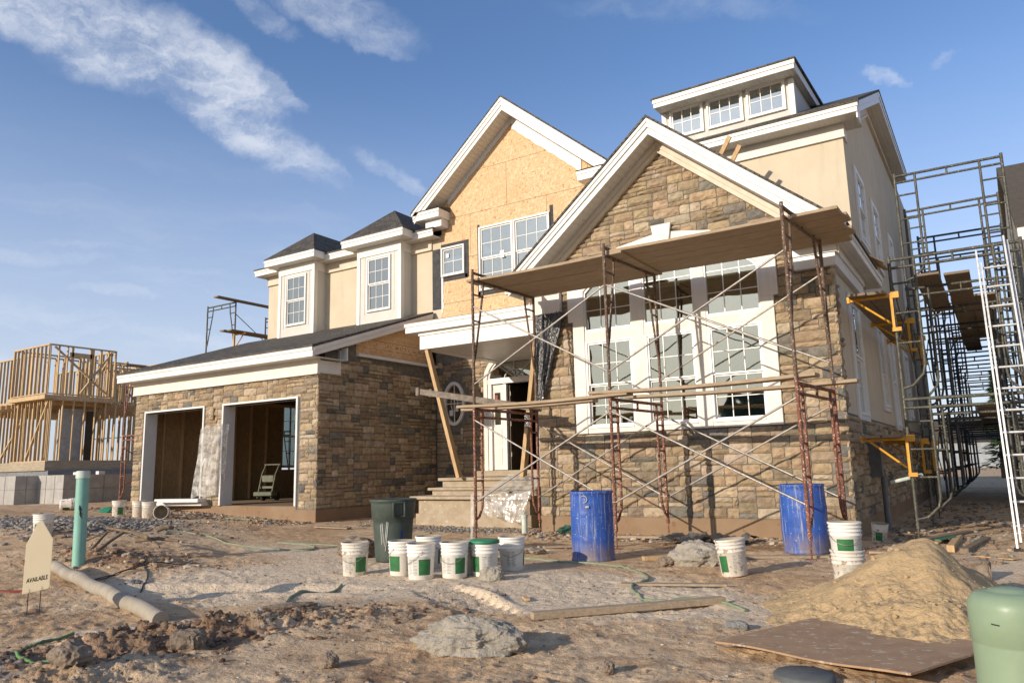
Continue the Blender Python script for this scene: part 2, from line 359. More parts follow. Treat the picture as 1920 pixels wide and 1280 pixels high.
def stained():                                          # footing concrete with red mud splashes and form seams
    m = M('mud_stained_concrete', (.47,.345,.22), (.36,.235,.135), rough=.92, vs=1.6, bump=.4, bs=30, fleck=(.27,.15,.08), fs=7, ft=.64, detail=8)
    nt = m.node_tree; b = nt.nodes['Principled BSDF']; src = b.inputs['Base Color'].links[0].from_socket
    f, _ = brickmask(nt, lin(nt, (1,1,0), (0,0,.01), (0,0,0)), .61, 9, .006, 0)
    nt.links.new(mixc(nt, mth(nt, 'MULTIPLY', f, .6), src, (.16,.10,.06)), b.inputs['Base Color']); return m
FOOT = stained()
def glass(name, tint, refl, base=(.02,.025,.025), rough=.02):
    m = bpy.data.materials.new(name); m.use_nodes = True; nt = m.node_tree; nt.nodes.clear()
    g = nd(nt, 'ShaderNodeBsdfGlossy'); g.inputs[0].default_value = (*tint, 1); g.inputs[1].default_value = rough
    v = nd(nt, 'ShaderNodeTexCoord').outputs['Object']
    bp = nd(nt, 'ShaderNodeBump'); bp.inputs['Strength'].default_value = .12; bp.inputs['Distance'].default_value = .02
    nt.links.new(noise(nt, v, 2.6, 1), bp.inputs['Height']); nt.links.new(bp.outputs[0], g.inputs['Normal'])
    t = nd(nt, 'ShaderNodeBsdfTransparent'); t.inputs[0].default_value = (.55,.6,.58,1)
    lw = nd(nt, 'ShaderNodeFresnel'); lw.inputs[0].default_value = 1.5
    fac = mth(nt, 'ADD', mth(nt, 'MULTIPLY', lw.outputs[0], 1.0), refl, True)
    mx = nd(nt, 'ShaderNodeMixShader'); nt.links.new(fac, mx.inputs[0]); nt.links.new(t.outputs[0], mx.inputs[1]); nt.links.new(g.outputs[0], mx.inputs[2])
    o = nd(nt, 'ShaderNodeOutputMaterial'); nt.links.new(mx.outputs[0], o.inputs[0]); return m
GLASS = glass('window_glass', (.86,.86,.78), .36)
CLEARG = glass('clear_glass', (.8,.85,.85), .0)
GLASSU = glass('upper_window_glass', (.84,.87,.86), .42)
def clear_plastic():
    m = bpy.data.materials.new('clear_poly_sheet'); m.use_nodes = True; nt = m.node_tree; nt.nodes.clear()
    v = nd(nt, 'ShaderNodeTexCoord').outputs['Object']
    d = nd(nt, 'ShaderNodeBsdfDiffuse'); d.inputs[0].default_value = (.72,.69,.64,1)
    g = nd(nt, 'ShaderNodeBsdfGlossy'); g.inputs[1].default_value = .22; g.inputs[0].default_value = (.9,.9,.9,1)
    t = nd(nt, 'ShaderNodeBsdfTransparent'); t.inputs[0].default_value = (.93,.93,.92,1)
    bp = nd(nt, 'ShaderNodeBump'); bp.inputs['Strength'].default_value = .45; bp.inputs['Distance'].default_value = .03
    nt.links.new(noise(nt, vm(nt, 'MULTIPLY', v, (1,1,.25)), 7, 3, .5), bp.inputs['Height'])
    nt.links.new(bp.outputs[0], g.inputs['Normal']); nt.links.new(bp.outputs[0], d.inputs['Normal'])
    a = nd(nt, 'ShaderNodeMixShader'); a.inputs[0].default_value = .16; nt.links.new(d.outputs[0], a.inputs[1]); nt.links.new(g.outputs[0], a.inputs[2])
    mx = nd(nt, 'ShaderNodeMixShader'); nt.links.new(mapr(nt, noise(nt, v, 7, 5, .6), .35, .65, .22, .62), mx.inputs[0])
    nt.links.new(t.outputs[0], mx.inputs[1]); nt.links.new(a.outputs[0], mx.inputs[2])
    o = nd(nt, 'ShaderNodeOutputMaterial'); nt.links.new(mx.outputs[0], o.inputs[0]); return m
POLY = clear_plastic()
BPOLY = M('black_poly_sheet', (.018,.018,.02), rough=.22, vs=6, bump=.9, bs=14, bdist=.03, spec=.9)
def drumm():
    m = M('blue_drum_plastic', (.03,.10,.40), (.022,.075,.31), rough=.55, vs=5, bump=.08)
    nt = m.node_tree; b = nt.nodes['Principled BSDF']; src = b.inputs['Base Color'].links[0].from_socket
    v = nd(nt, 'ShaderNodeTexCoord').outputs['Object']
    drip = mapr(nt, noise(nt, vm(nt, 'MULTIPLY', v, (22,22,1.1)), 1.6, 4, .6), .52, .68, 0, .62)
    spot = mapr(nt, noise(nt, v, 38, 3), .66, .70, 0, .9)
    sp = nd(nt, 'ShaderNodeSeparateXYZ'); nt.links.new(v, sp.inputs[0])
    mud = mth(nt, 'MULTIPLY', mapr(nt, sp.outputs[2], .34, .0), mapr(nt, noise(nt, vm(nt, 'MULTIPLY', v, (6,6,2)), 1.5, 4), .3, .6))
    c = mixc(nt, drip, src, (.42,.42,.42)); c = mixc(nt, spot, c, (.5,.48,.42)); c = mixc(nt, mth(nt, 'MULTIPLY', mud, .85), c, (.25,.19,.14))
    nt.links.new(c, b.inputs['Base Color']); return m
DRUM = drumm()
def dirt():
    m = bpy.data.materials.new('red_brown_soil'); m.use_nodes = True; nt = m.node_tree; b = nt.nodes['Principled BSDF']
    v = nd(nt, 'ShaderNodeTexCoord').outputs['Object']
    big = noise(nt, v, .55, 5, .6); mid = noise(nt, v, 3.2, 6, .62); fine = noise(nt, v, 28, 6, .7)
    c = mixc(nt, mapr(nt, big, .35, .65), (.60,.395,.22), (.70,.515,.325))
    c = mixc(nt, mapr(nt, mid, .42, .70, 0, .8), c, (.32,.20,.115))
    at = nd(nt, 'ShaderNodeAttribute', attribute_name='zones'); sp = nd(nt, 'ShaderNodeSeparateColor'); nt.links.new(at.outputs[0], sp.inputs[0])
    wob = mapr(nt, mid, .25, .75, -.35, .35, False)
    pale = mapr(nt, mth(nt, 'ADD', sp.outputs[0], wob), .32, .62); dark = mapr(nt, mth(nt, 'ADD', sp.outputs[1], wob), .35, .65); grey = mapr(nt, mth(nt, 'ADD', sp.outputs[2], wob), .3, .6)
    c = mixc(nt, mth(nt, 'MULTIPLY', pale, .85), c, mixc(nt, fine, (.72,.56,.38), (.82,.68,.50)))
    c = mixc(nt, mth(nt, 'MULTIPLY', dark, .8), c, (.25,.15,.09))
    c = mixc(nt, mth(nt, 'MULTIPLY', grey, .75), c, (.32,.28,.235))
    c = mixc(nt, mapr(nt, noise(nt, v, 70, 3), .62, .72, 0, .6), c, (.50,.43,.35))
    c = mixc(nt, mapr(nt, noise(nt, v, 45, 3), .30, .40, .55, 0), c, (.12,.07,.045))
    nt.links.new(c, b.inputs['Base Color']); b.inputs['Roughness'].default_value = .97; b.inputs['Specular IOR Level'].default_value = .15
    bp = nd(nt, 'ShaderNodeBump'); bp.inputs['Strength'].default_value = 1; bp.inputs['Distance'].default_value = .035
    nt.links.new(mth(nt, 'ADD', mth(nt, 'MULTIPLY', fine, .5), mth(nt, 'MULTIPLY', noise(nt, v, 9, 7, .7), 1.0)), bp.inputs['Height'])
    nt.links.new(bp.outputs[0], b.inputs['Normal']); return m
DIRT = dirt()
# ------------------------------------------------------------ stone veneer, windows
class Face:
    def __init__(s, kind, at): s.k = kind; s.at = at
    def __call__(s, u, v, n): return (u, s.at-n, v) if s.k == 'front' else (s.at+n, u, v)
def fbox(mb, F, u0, u1, v0, v1, n0, n1, **k):
    vs = [F(u, v, n) for v in (v0, v1) for n in (n0, n1) for u in (u0, u1)]
    return mb.add(vs, [(0,2,3,1),(4,5,7,6),(0,1,5,4),(2,6,7,3),(0,4,6,2),(1,3,7,5)], **k)
def fpoly(mb, F, pts, n0, n1, **k):
    m = len(pts); vs = [F(u, v, n0) for u, v in pts]+[F(u, v, n1) for u, v in pts]
    f = [list(range(m)), list(range(2*m-1, m-1, -1))]+[(i, (i+1) % m, m+(i+1) % m, m+i) for i in range(m)]
    return mb.add(vs, f, **k)
TONES = [((.445,.335,.21), 30), ((.40,.295,.18), 24), ((.49,.385,.26), 14), ((.34,.255,.165), 13), ((.52,.42,.30), 7), ((.29,.23,.16), 7), ((.225,.205,.165), 6), ((.17,.16,.14), 5)]
_t = [c for c, w in TONES for _ in range(w)]
def stones(mb, F, u0, u1, v0, v1, inside, unit=.088, seed=1, dep=.037, cu=.10):
    rnd = random.Random(seed); nu = max(1, round((u1-u0)/cu)); nv = max(1, round((v1-v0)/unit))
    du = (u1-u0)/nu; dv = (v1-v0)/nv; occ = [[0]*nv for _ in range(nu)]
    ok = [[inside(u0+(i+.5)*du, v0+(j+.5)*dv) for j in range(nv)] for i in range(nu)]
    for j in range(nv):
        for i in range(nu):
            if occ[i][j] or not ok[i][j]: continue
            h = rnd.choice((1, 1, 2, 2, 2)); w = rnd.choice((2, 3, 3, 4, 4, 5) if h == 2 else (2, 3, 3, 4, 5))
            def free(w, h): return i+w <= nu and j+h <= nv and all(ok[a][b] and not occ[a][b] for a in range(i, i+w) for b in range(j, j+h))
            while w > 1 and not free(w, h): w -= 1
            if not free(w, h): h = 1
            if h == 1 and w == 1:
                w = 4
                while w > 1 and not free(w, 1): w -= 1
            for a in range(i, i+w):
                for b in range(j, j+h): occ[a][b] = 1
            g = rnd.uniform(.0025, .006); a0, a1 = u0+i*du+g, u0+(i+w)*du-g; b0, b1 = v0+j*dv+g, v0+(j+h)*dv-g
            a0 += rnd.uniform(0, .006); b1 -= rnd.uniform(0, .006); base = dep*rnd.uniform(.65, 1.1)
            tilt = rnd.uniform(-.010, .010); tv = rnd.uniform(-.012, .008)
            c = rnd.choice(_t); k = rnd.uniform(.84, 1.14); c = tuple(x*k*rnd.uniform(.97, 1.03) for x in c)
            p, q = max(3, w+1), 2+h; vs = []; e = min(.016, (b1-b0)*.2)
            for y in range(q+1):
                for x in range(p+1):
                    s_ = x/p; t_ = y/q; uu = a0+(a1-a0)*s_; vv = b0+(b1-b0)*t_
                    edge = x in (0, p) or y in (0, q)
                    nn = base*.35 if edge else base*rnd.uniform(.75, 1.4)+tilt*(s_-.5)*2+tv*(t_-.5)*2
                    cr = x in (0, p) and y in (0, q)
                    j_ = .005 if edge else .010
                    uu += rnd.uniform(-j_, j_); vv += rnd.uniform(-j_, j_)*.7
                    if cr: uu += (.012 if x == 0 else -.012); vv += (.010 if y == 0 else -.010)
                    vs.append(F(uu, vv, nn))
            fs = [(y*(p+1)+x, y*(p+1)+x+1, (y+1)*(p+1)+x+1, (y+1)*(p+1)+x) for y in range(q) for x in range(p)]
            ring = [x for x in range(p+1)]+[y*(p+1)+p for y in range(1, q+1)]+[q*(p+1)+x for x in range(p-1, -1, -1)]+[y*(p+1) for y in range(q-1, 0, -1)]
            n0 = len(vs); inv = {}
            for r in ring:
                x, y = r % (p+1), r//(p+1); inv[r] = len(vs)
                vs.append(F(a0+(a1-a0)*x/p, b0+(b1-b0)*y/q, -.012))
            fs += [(ring[t], ring[(t+1) % len(ring)], inv[ring[(t+1) % len(ring)]], inv[ring[t]]) for t in range(len(ring))]
            mb.add(vs, fs, col=c)

def inpoly(pts, x, y):
    r = False; n = len(pts)
    for i in range(n):
        x1, y1 = pts[i]; x2, y2 = pts[(i+1) % n]
        if (y1 > y) != (y2 > y) and x < (x2-x1)*(y-y1)/(y2-y1)+x1: r = not r
    return r
def window(parent, F, u0, u1, v0, v1, cols=3, rows=2, sash=2, meet=None, label=None, glass=None, fr=.045, dep=.05, paper=None, nbase=0.0, es=.036):
    """double-hung (sash=2) or fixed (sash=1) window: frame and sashes, one pane per sash, one grille per sash"""
    mb = MB(); w = fr; n0, n1 = nbase-.09, nbase+dep
    fbox(mb, F, u0, u0+w, v0, v1, n0, n1); fbox(mb, F, u1-w, u1, v0, v1, n0, n1)
    fbox(mb, F, u0+w, u1-w, v1-w, v1, n0, n1); fbox(mb, F, u0+w, u1-w, v0, v0+w*1.1, n0, n1+.012)
    o = mb.build('window', VINYL, parent, label, bevel=.004)
    a0, a1, b0, b1 = u0+w, u1-w, v0+w*1.1, v1-w
    spans = [(b0, b1, nbase+.005)] if sash == 1 else [(b0, meet or (b0+b1)/2, nbase-.02), (meet or (b0+b1)/2, b1, nbase+.015)]
    for c0, c1, nn in spans:
        s = MB(); e = es
        fbox(s, F, a0, a0+e, c0, c1, nn-.02, nn+.012); fbox(s, F, a1-e, a1, c0, c1, nn-.02, nn+.012)
        fbox(s, F, a0+e, a1-e, c0, c0+e, nn-.02, nn+.012); fbox(s, F, a0+e, a1-e, c1-e, c1, nn-.02, nn+.012)
        s.build('sash', VINYL, o)
        p = MB(); fbox(p, F, a0+e, a1-e, c0+e, c1-e, nn-.012, nn-.006); p.build('pane', glass or GLASS, o)
        g = MB(); t = .007
        for i in range(1, cols):
            u = a0+e+(a1-a0-2*e)*i/cols; fbox(g, F, u-t, u+t, c0+e, c1-e, nn-.005, nn+.004)
        for j in range(1, rows):
            v = c0+e+(c1-c0-2*e)*j/rows; fbox(g, F, a0+e, a1-e, v-t, v+t, nn-.004, nn+.003)
        g.build('grille', VINYL, o)
    if paper:
        for (pu, pv, pw, ph) in paper:
            q = MB(); fbox(q, F, pu, pu+pw, pv, pv+ph, nbase+.02, nbase+.022); q.build('sticker', TRIM, o)
    return o

def holed(mb, F, u0, u1, v0, v1, holes, n0, n1):          # wall slab with rectangular openings
    us = sorted({u0, u1, *[h[0] for h in holes], *[h[1] for h in holes]}); 
    for a, c in zip(us, us[1:]):
        m = (a+c)/2; cut = sorted((h[2], h[3]) for h in holes if h[0] < m < h[1]); z = v0
        for p, q in cut+[(v1, v1)]:
            if p > z: fbox(mb, F, a, c, z, p, n0, n1)
            z = max(z, q)

# ------------------------------------------------------------ the house
H = root('unfinished_house', 'large unfinished two storey house with stone veneer, bare strand board gable and white trim', 'house', (-11, 14, 0))
GX, GL, GF, UW, EW = -13.15, -20.5, 12.2, 16.2, 16.6
def prt(mb, name, mat, label=None, bevel=0): return mb.build(name, mat, H, label, bevel)

# garage walls -----------------------------------------------------
D1 = (-20.0, -17.33); D2 = (-16.58, -13.79); DZ = (.45, 2.95)
b = MB()                                                # backing walls (mortar bed)
b.box(GL, D1[0], GF, GF+.2, .1, 3.5); b.box(D1[1], D2[0], GF, GF+.2, .1, 3.5); b.box(D2[1], GX, GF, GF+.2, .1, 3.5)
b.box(D1[0], D1[1], GF, GF+.2, DZ[1], 3.5); b.box(D2[0], D2[1], GF, GF+.2, DZ[1], 3.5)
prt(b, 'garage_front_backing', MORTAR)
b = MB(); b.box(GX-.2, GX, GF+.2, EW, .1, 4.1); prt(b, 'garage_side_backing', MORTAR)
b = MB(); b.box(GL, GL+.2, GF+.2, 17.29, .1, 3.55); b.box(GL, GL+.2, 17.99, 20, .1, 3.55); b.box(GL, GL+.2, 17.29, 17.99, .1, 1.34)
b.prism([(GF+.2, 3.55), (20, 3.55), (20, 5.4), (16.1, 5.4), (GF+.2, 4.1)], 'x', GL+.002, GL+.198)
b.box(GL+.2, GX, 20, 20.2, .1, 5.4); prt(b, 'garage_rear_wall', INOSB)
b = MB()
for y in np.arange(12.9, 19.9, .61):
    if not 17.1 < y < 18.1: b.box(GL+.2, GL+.29, y, y+.04, .46, 3.5)
b.box(GL+.2, GL+.3, 12.5, 19.9, 3.42, 3.5)
for x in np.arange(GL+.7, GX-.3, .61): b.box(x, x+.04, 19.9, 20, .46, 3.5)
prt(b, 'stud', LUMBER)
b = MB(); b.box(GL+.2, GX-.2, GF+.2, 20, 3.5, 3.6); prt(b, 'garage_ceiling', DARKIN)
b = MB(); b.box(GL, GX-.2, GF+.02, 20, .0, .45); prt(b, 'garage_floor_slab', FOOT)
b = MB(); b.box(GX-.2, GX+.015, GF-.015, EW, -.3, .37); b.box(D2[1], GX-.2, GF-.015, GF+.02, -.3, .37); b.box(GL-.01, D2[1], GF-.015, GF+.02, -.3, .43)
prt(b, 'garage_footing', FOOT)
window(H, Face('side', GL+.12), 17.3, 17.98, 1.4, 3.52, cols=2, rows=2, glass=CLEARG, label='tall bright window at the back of the garage')
def gin(u, v):
    return not (D1[0]-.06 < u < D1[1]+.06 and v < DZ[1]+.05) and not (D2[0]-.06 < u < D2[1]+.06 and v < DZ[1]+.05)
s = MB(); stones(s, Face('front', GF), GL, GX+.03, .40, 3.50, gin, seed=2); prt(s, 'garage_stone_front', STONE)
s = MB(); stones(s, Face('side', GX), GF-.03, EW-.02, .40, 3.98, lambda u, v: v < 3.92-.12*math.sin(u*2.1)-(.12 if u > 14 else 0) and not (u < 12.85 and v > 3.5), seed=3); prt(s, 'garage_stone_side', STONE)
for (a, c) in (D1, D2):                                 # door frames
    b = MB(); b.box(a-.01, a+.05, GF-.045, GF+.32, DZ[0]+.005, DZ[1]); b.box(c-.05, c+.01, GF-.045, GF+.32, DZ[0]+.005, DZ[1]); b.box(a-.01, c+.01, GF-.045, GF+.32, DZ[1], DZ[1]+.05)
    prt(b, 'garage_door_frame', TRIMG, bevel=.004)
b = MB(); b.box(GL-.05, GX+.06, GF-.09, GF, 3.47, 3.84); b.box(GL-.07, GX+.08, GF-.11, GF-.09, 3.77, 3.84)
b.box(GL-.05, GX+.06, GF-.105, GF-.09, 3.47, 3.49)
prt(b, 'garage_frieze', BEIGEL, bevel=.004)
b = MB(); b.box(GX, GX+.07, GF, 12.82, 3.50, 3.80); prt(b, 'garage_frieze_return', TRIMG, bevel=.004)
# garage roof: single slope from the eave to the upper wall
EY, EZ, RY, RZ = 11.75, 4.09, 16.12, 5.56
sl_ = (RZ-EZ)/(RY-EY); XL, XR = GL-.28, -12.87
b = MB(); b.prism([(EY-.03, EZ), (RY, RZ), (RY, RZ-.05), (EY-.03, EZ-.05)], 'x', XL-.02, XR+.02); prt(b, 'garage_roof', SHING)
b = MB(); b.box(XL, XR, EY, EY+.03, EZ-.27, EZ-.05); b.box(XL, XR, EY-.02, EY, EZ-.13, EZ-.052); prt(b, 'garage_eave_fascia', TRIM, bevel=.004)
b = MB(); b.prism([(EY+.03, EZ-.05), (RY, RZ-.051), (RY, RZ-.27), (EY+.03, EZ-.262)], 'x', XR-.03, XR)
b.prism([(EY+.03, EZ-.052), (RY, RZ-.053), (RY, RZ-.15), (EY+.03, EZ-.15)], 'x', XR, XR+.02)
prt(b, 'garage_rake_fascia', TRIMG, bevel=.004)
b = MB(); b.prism([(EY+.03, EZ-.05), (RY, RZ-.051), (RY, RZ-.27), (EY+.03, EZ-.262)], 'x', XL, XL+.03); prt(b, 'garage_rake_fascia', TRIMG)
b = MB(); b.box(XL+.03, XR-.03, EY+.03, GF-.09, EZ-.262, EZ-.25); b.box(GX+.07, XR-.03, GF-.09, 12.84, EZ-.262, EZ-.25); prt(b, 'garage_soffit', SOFF)
b = MB(); b.box(GX+.07, XR-.005, 12.84, 12.87, EZ-.262, EZ+.05); b.box(GX, GX+.07, 12.82, 12.85, 3.5, 4.1); prt(b, 'eave_return_end', TRIMG)
b = MB(); b.prism([(GF, 4.1), (UW, 4.1), (UW, 5.52), (GF, 4.18)], 'x', GX-.12, GX-.015); prt(b, 'gable_end_sheathing', OSB)
b = MB(); b.prism([(12.87, 3.9), (13.42, 3.9), (13.42, 4.44), (12.87, 4.25)], 'x', GX-.014, GX+.006); prt(b, 'mortar_patch', MORTAR)
b = MB(); b.box(GX-.01, GX+.10, 13.42, EW-.05, 4.03, 4.10); b.prism([(12.87,4.24),(UW,5.38),(UW,5.31),(12.87,4.18)], 'x', GX, XR-.03); prt(b, 'flashing_band', TRIMG)

# entry wall -------------------------------------------------------
DX = (-11.30, -9.75); DT = (1.16, 3.46)
b = MB(); b.box(GX, DX[0], EW, EW+.2, -.2, 5.4); b.box(DX[1], -7.45, EW, EW+.2, -.2, 5.4); b.box(DX[0], DX[1], EW, EW+.2, -.2, 1.16)
arc = lambda n, r, cx, cz, rz=None: [(cx+r*math.cos(math.pi*i/n), cz+(rz or r)*math.sin(math.pi*i/n)) for i in range(n+1)]
A = arc(16, .80, -10.525, 3.56, .58)
b.prism([(DX[0]-.025, 5.4), (DX[0]-.025, 3.56)]+A[::-1][1:-1]+[(DX[1]+.025, 3.56), (DX[1]+.025, 5.4)], 'y', EW, EW+.2)
prt(b, 'entry_backing', MORTAR)
OV = (-12.5, 3.0)
def ein(u, v):
    if ((u-OV[0])/.50)**2+((v-OV[1])/.80)**2 < 1: return False
    if abs(u+10.525) < .95 and v < 3.56: return False
    if v >= 3.5 and ((u+10.525)/.97)**2+((v-3.56)/.76)**2 < 1: return False
    return not (v > 4.15 and u < -12.3)
s = MB(); stones(s, Face('front', EW), GX+.03, -7.5, .90, 4.9, ein, seed=4); prt(s, 'entry_stone', STONE)
def ring(mb, F, cu, cv, a, c, wdt, n0, n1, n=40, full=True):
    N = n if full else n//2; P = []
    for k in (0, 1):
        rr = [(cu+(a+k*wdt)*math.cos((2 if full else 1)*math.pi*i/N), cv+(c+k*wdt)*math.sin((2 if full else 1)*math.pi*i/N)) for i in range(N if full else N+1)]
        P.append(rr)
    m = len(P[0]); vs = [F(u, v, n0) for u, v in P[0]]+[F(u, v, n0) for u, v in P[1]]+[F(u, v, n1) for u, v in P[0]]+[F(u, v, n1) for u, v in P[1]]
    fs = []
    for i in range(m if full else m-1):
        j = (i+1) % m; fs += [(2*m+i, 2*m+j, 3*m+j, 3*m+i), (i, j, 2*m+j, 2*m+i), (m+i, 3*m+i, 3*m+j, m+j), (i, m+i, m+j, j)]
    mb.add(vs, fs)
FE = Face('front', EW)
b = MB(); ring(b, FE, *OV, .29, .52, .085, -.01, .06); ov = prt(b, 'oval_window', VINYL, 'white oval window on the shaded entry wall')
b = MB(); fpoly(b, FE, [(OV[0]+.3*math.cos(t), OV[1]+.53*math.sin(t)) for t in np.linspace(0, 2*math.pi, 33)[:-1]], 0, .01); b.build('pane', GLASSU, ov)
b = MB(); fbox(b, FE, OV[0]-.01, OV[0]+.01, OV[1]-.52, OV[1]+.52, .012, .024); fbox(b, FE, OV[0]-.29, OV[0]+.29, OV[1]-.01, OV[1]+.01, .013, .022)
ring(b, FE, OV[0], OV[1], .11, .2, .014, .011, .02); b.build('grille', VINYL, ov)
b = MB(); fbox(b, FE, OV[0]-.16, OV[0]-.04, OV[1]-.33, OV[1]-.18, .025, .027); fbox(b, FE, OV[0]+.04, OV[0]+.14, OV[1]-.22, OV[1]-.08, .025, .027); b.build('sticker', TRIM, ov)
# door surround, transom, open door, sidelight
b = MB(); fbox(b, FE, DX[0]-.18, DX[0]-.06, 1.12, 3.56, -.02, .07); fbox(b, FE, DX[1]+.06, DX[1]+.18, 1.12, 3.56, -.02, .07)
ring(b, FE, -10.525, 3.56, .835, .62, .12, -.02, .07, full=False); dr = prt(b, 'door_surround', BEIGEL, bevel=.004)
b = MB(); fbox(b, FE, DX[0]-.06, DX[1]+.06, 3.43, 3.55, -.16, .055); fbox(b, FE, DX[0]-.06, DX[0]+.05, 1.16, 3.43, -.16, .04); fbox(b, FE, DX[1]-.05, DX[1]+.06, 1.16, 3.43, -.16, .04); b.build('jamb', VINYL, dr)
b = MB(); ring(b, FE, -10.525, 3.56, .78, .57, .055, -.03, .03, full=False); fbox(b, FE, -11.36, -9.69, 3.551, 3.58, -.03, .04)
for t in (.25, .5, .75):
    c_, s_ = math.cos(math.pi*t), math.sin(math.pi*t); b.beam(FE(-10.525, 3.57, .01), FE(-10.525+.79*c_, 3.56+.58*s_, .01), .016, .014)
ring(b, FE, -10.525, 3.56, .30, .22, .016, .0, .02, full=False); b.build('transom', VINYL, dr)
b = MB(); fpoly(b, FE, [(-9.72, 3.56)]+arc(14, .79, -10.525, 3.56, .58)+[(-11.33, 3.56)], -.022, -.016); b.build('transom_pane', GLASS, dr)
sd = MB(); fbox(sd, FE, -11.25, -10.90, 1.17, 3.42, -.08, -.03); sdo = sd.build('sidelight_panel', BEIGEL, dr)
b = MB(); fbox(b, FE, -11.18, -11.0, 2.35, 3.2, -.03, -.02); b.build('pane', GLASS, sdo)
b = MB(); fbox(b, FE, -11.16, -11.08, 2.9, 3.14, -.019, -.016); b.build('sticker', REDP, sdo)
b = MB(); fbox(b, FE, -11.20, -10.97, 1.3, 1.75, -.03, -.018); fbox(b, FE, -11.20, -10.97, 1.85, 2.25, -.03, -.018); b.build('moulding', BEIGEL, sdo)
b = MB(); fbox(b, FE, -10.90, -10.80, 1.17, 3.42, -.10, .0); b.build('mullion', VINYL, dr)
b = MB(); b.box(-10.79, -10.74, EW+.1, EW+1.0, 1.17, 3.4); dd = b.build('open_door', M('shaded_door_wood', (.085,.06,.04), rough=.5), dr, 'front door standing open inwards, coloured dark for the indoor shade')  # brown door, its colour darkened to carry the indoor shade
b = MB()
for z in (1.5, 2.3, 3.1): b.box(-10.74, -10.725, EW+.1, EW+.13, z, z+.12)
b.build('hinge', STEELW, dd)
b = MB(); b.box(DX[0]-.4, DX[1]+.35, EW-.18, EW+.02, 1.0, 1.155); prt(b, 'door_threshold', LIME, bevel=.008)

# stoop ------------------------------------------------------------
b = MB()
b.box(-11.05, -8.05, 13.2, EW-.02, -.2, .26); b.box(-11.0, -8.1, 13.24, EW-.02, .26, .57)
b.box(-10.9, -8.15, 13.6, EW-.02, .63, .75); b.box(-10.9, -8.15, 13.98, EW-.02, .80, .95)
st = prt(b, 'stoop', LIME, 'pale stone entry steps under the porch')
for (x0, x1, y0, z0, z1) in ((-11.18, -8.0, 13.12, .57, .64), (-11.0, -8.1, 13.54, .75, .81), (-11.0, -8.1, 13.92, .95, 1.02)):
    b = MB(); b.box(x0, x1, y0, EW-.03, z0, z1); b.build('tread', LIME, st, bevel=.012)

# porch roof -------------------------------------------------------
PY = 13.35
b = MB(); b.box(-11.12, -7.62, PY+.08, PY+.35, 3.98, 4.32); b.box(-11.12, -10.85, PY+.35, EW, 3.98, 4.32); prt(b, 'porch_beam', TRIM, bevel=.004)
b = MB(); b.box(-11.45, -7.5, PY-.05, PY-.02, 4.38, 4.61); b.box(-11.47, -7.5, PY-.07, PY-.05, 4.52, 4.61); b.box(-11.45, -11.42, PY-.02, UW, 4.38, 4.61)
b.box(-11.14, -7.5, PY+.05, PY+.08, 4.30, 4.38)
prt(b, 'porch_fascia', TRIM, bevel=.004)
b = MB(); b.box(-11.42, -7.5, PY-.02, EW, 4.375, 4.385); b.box(-10.85, -7.6, PY+.35, EW-.01, 4.0, 4.01); prt(b, 'porch_ceiling', TRIMG)
b = MB(); b.prism([(PY-.07, 4.615), (UW, 5.30), (UW, 5.25), (PY-.07, 4.60)], 'x', -11.5, -7.5); prt(b, 'porch_roof', PLANK)
b = MB(); b.prism([(PY, 4.5), (UW, 5.24), (UW, 4.39), (PY, 4.39)], 'x', -11.42, -11.36); prt(b, 'porch_side_sheathing', OSB)

# upper wing: stucco wall with two bays ------------------------------
b = MB(); b.box(-19.88, -12.61, UW, UW+.2, 5.2, 7.75); b.box(-19.88, -19.68, UW+.2, 22, 5.2, 7.8); prt(b, 'stucco_wall', STUCCO)
b = MB(); b.box(-19.91, -12.93, UW-.05, UW, 7.36, 7.66); b.box(-19.91, -12.93, UW-.07, UW-.05, 7.36, 7.385); b.box(-19.93, -19.88, UW-.05, 20, 7.36, 7.66); prt(b, 'wing_frieze', BEIGE, bevel=.004)
b = MB(); b.box(-20.15, -12.62, 15.82, 15.85, 7.66, 7.88); b.box(-20.15, -20.12, 15.85, 22, 7.66, 7.88); b.box(-20.17, -12.62, 15.80, 15.82, 7.78, 7.88); prt(b, 'wing_fascia', TRIM, bevel=.004)
b = MB(); b.box(-20.12, -12.62, 15.85, UW, 7.66, 7.68); b.box(-20.12, -19.88, UW, 20, 7.66, 7.68); prt(b, 'wing_soffit', SOFF)
b = MB(); b.prism([(15.78, 7.89), (22, 9.4), (22, 9.34), (15.78, 7.85)], 'x', -20.18, -12.6); prt(b, 'wing_roof', SHING)
b = MB(); b.box(-12.93, -12.60, UW-.012, UW, 5.62, 7.36); prt(b, 'black_paper_strip', BLACKM)
b = MB()                                                # torn white wrap along the board
zz = 5.5
for i in range(14):
    h = .13+.02*math.sin(i*2.3); w0 = .035+.03*abs(math.sin(i*1.7)); b.box(-12.60-.01, -12.60+w0, UW-.018, UW-.004, zz, zz+h); zz += h
prt(b, 'torn_wrap', TRIMG)
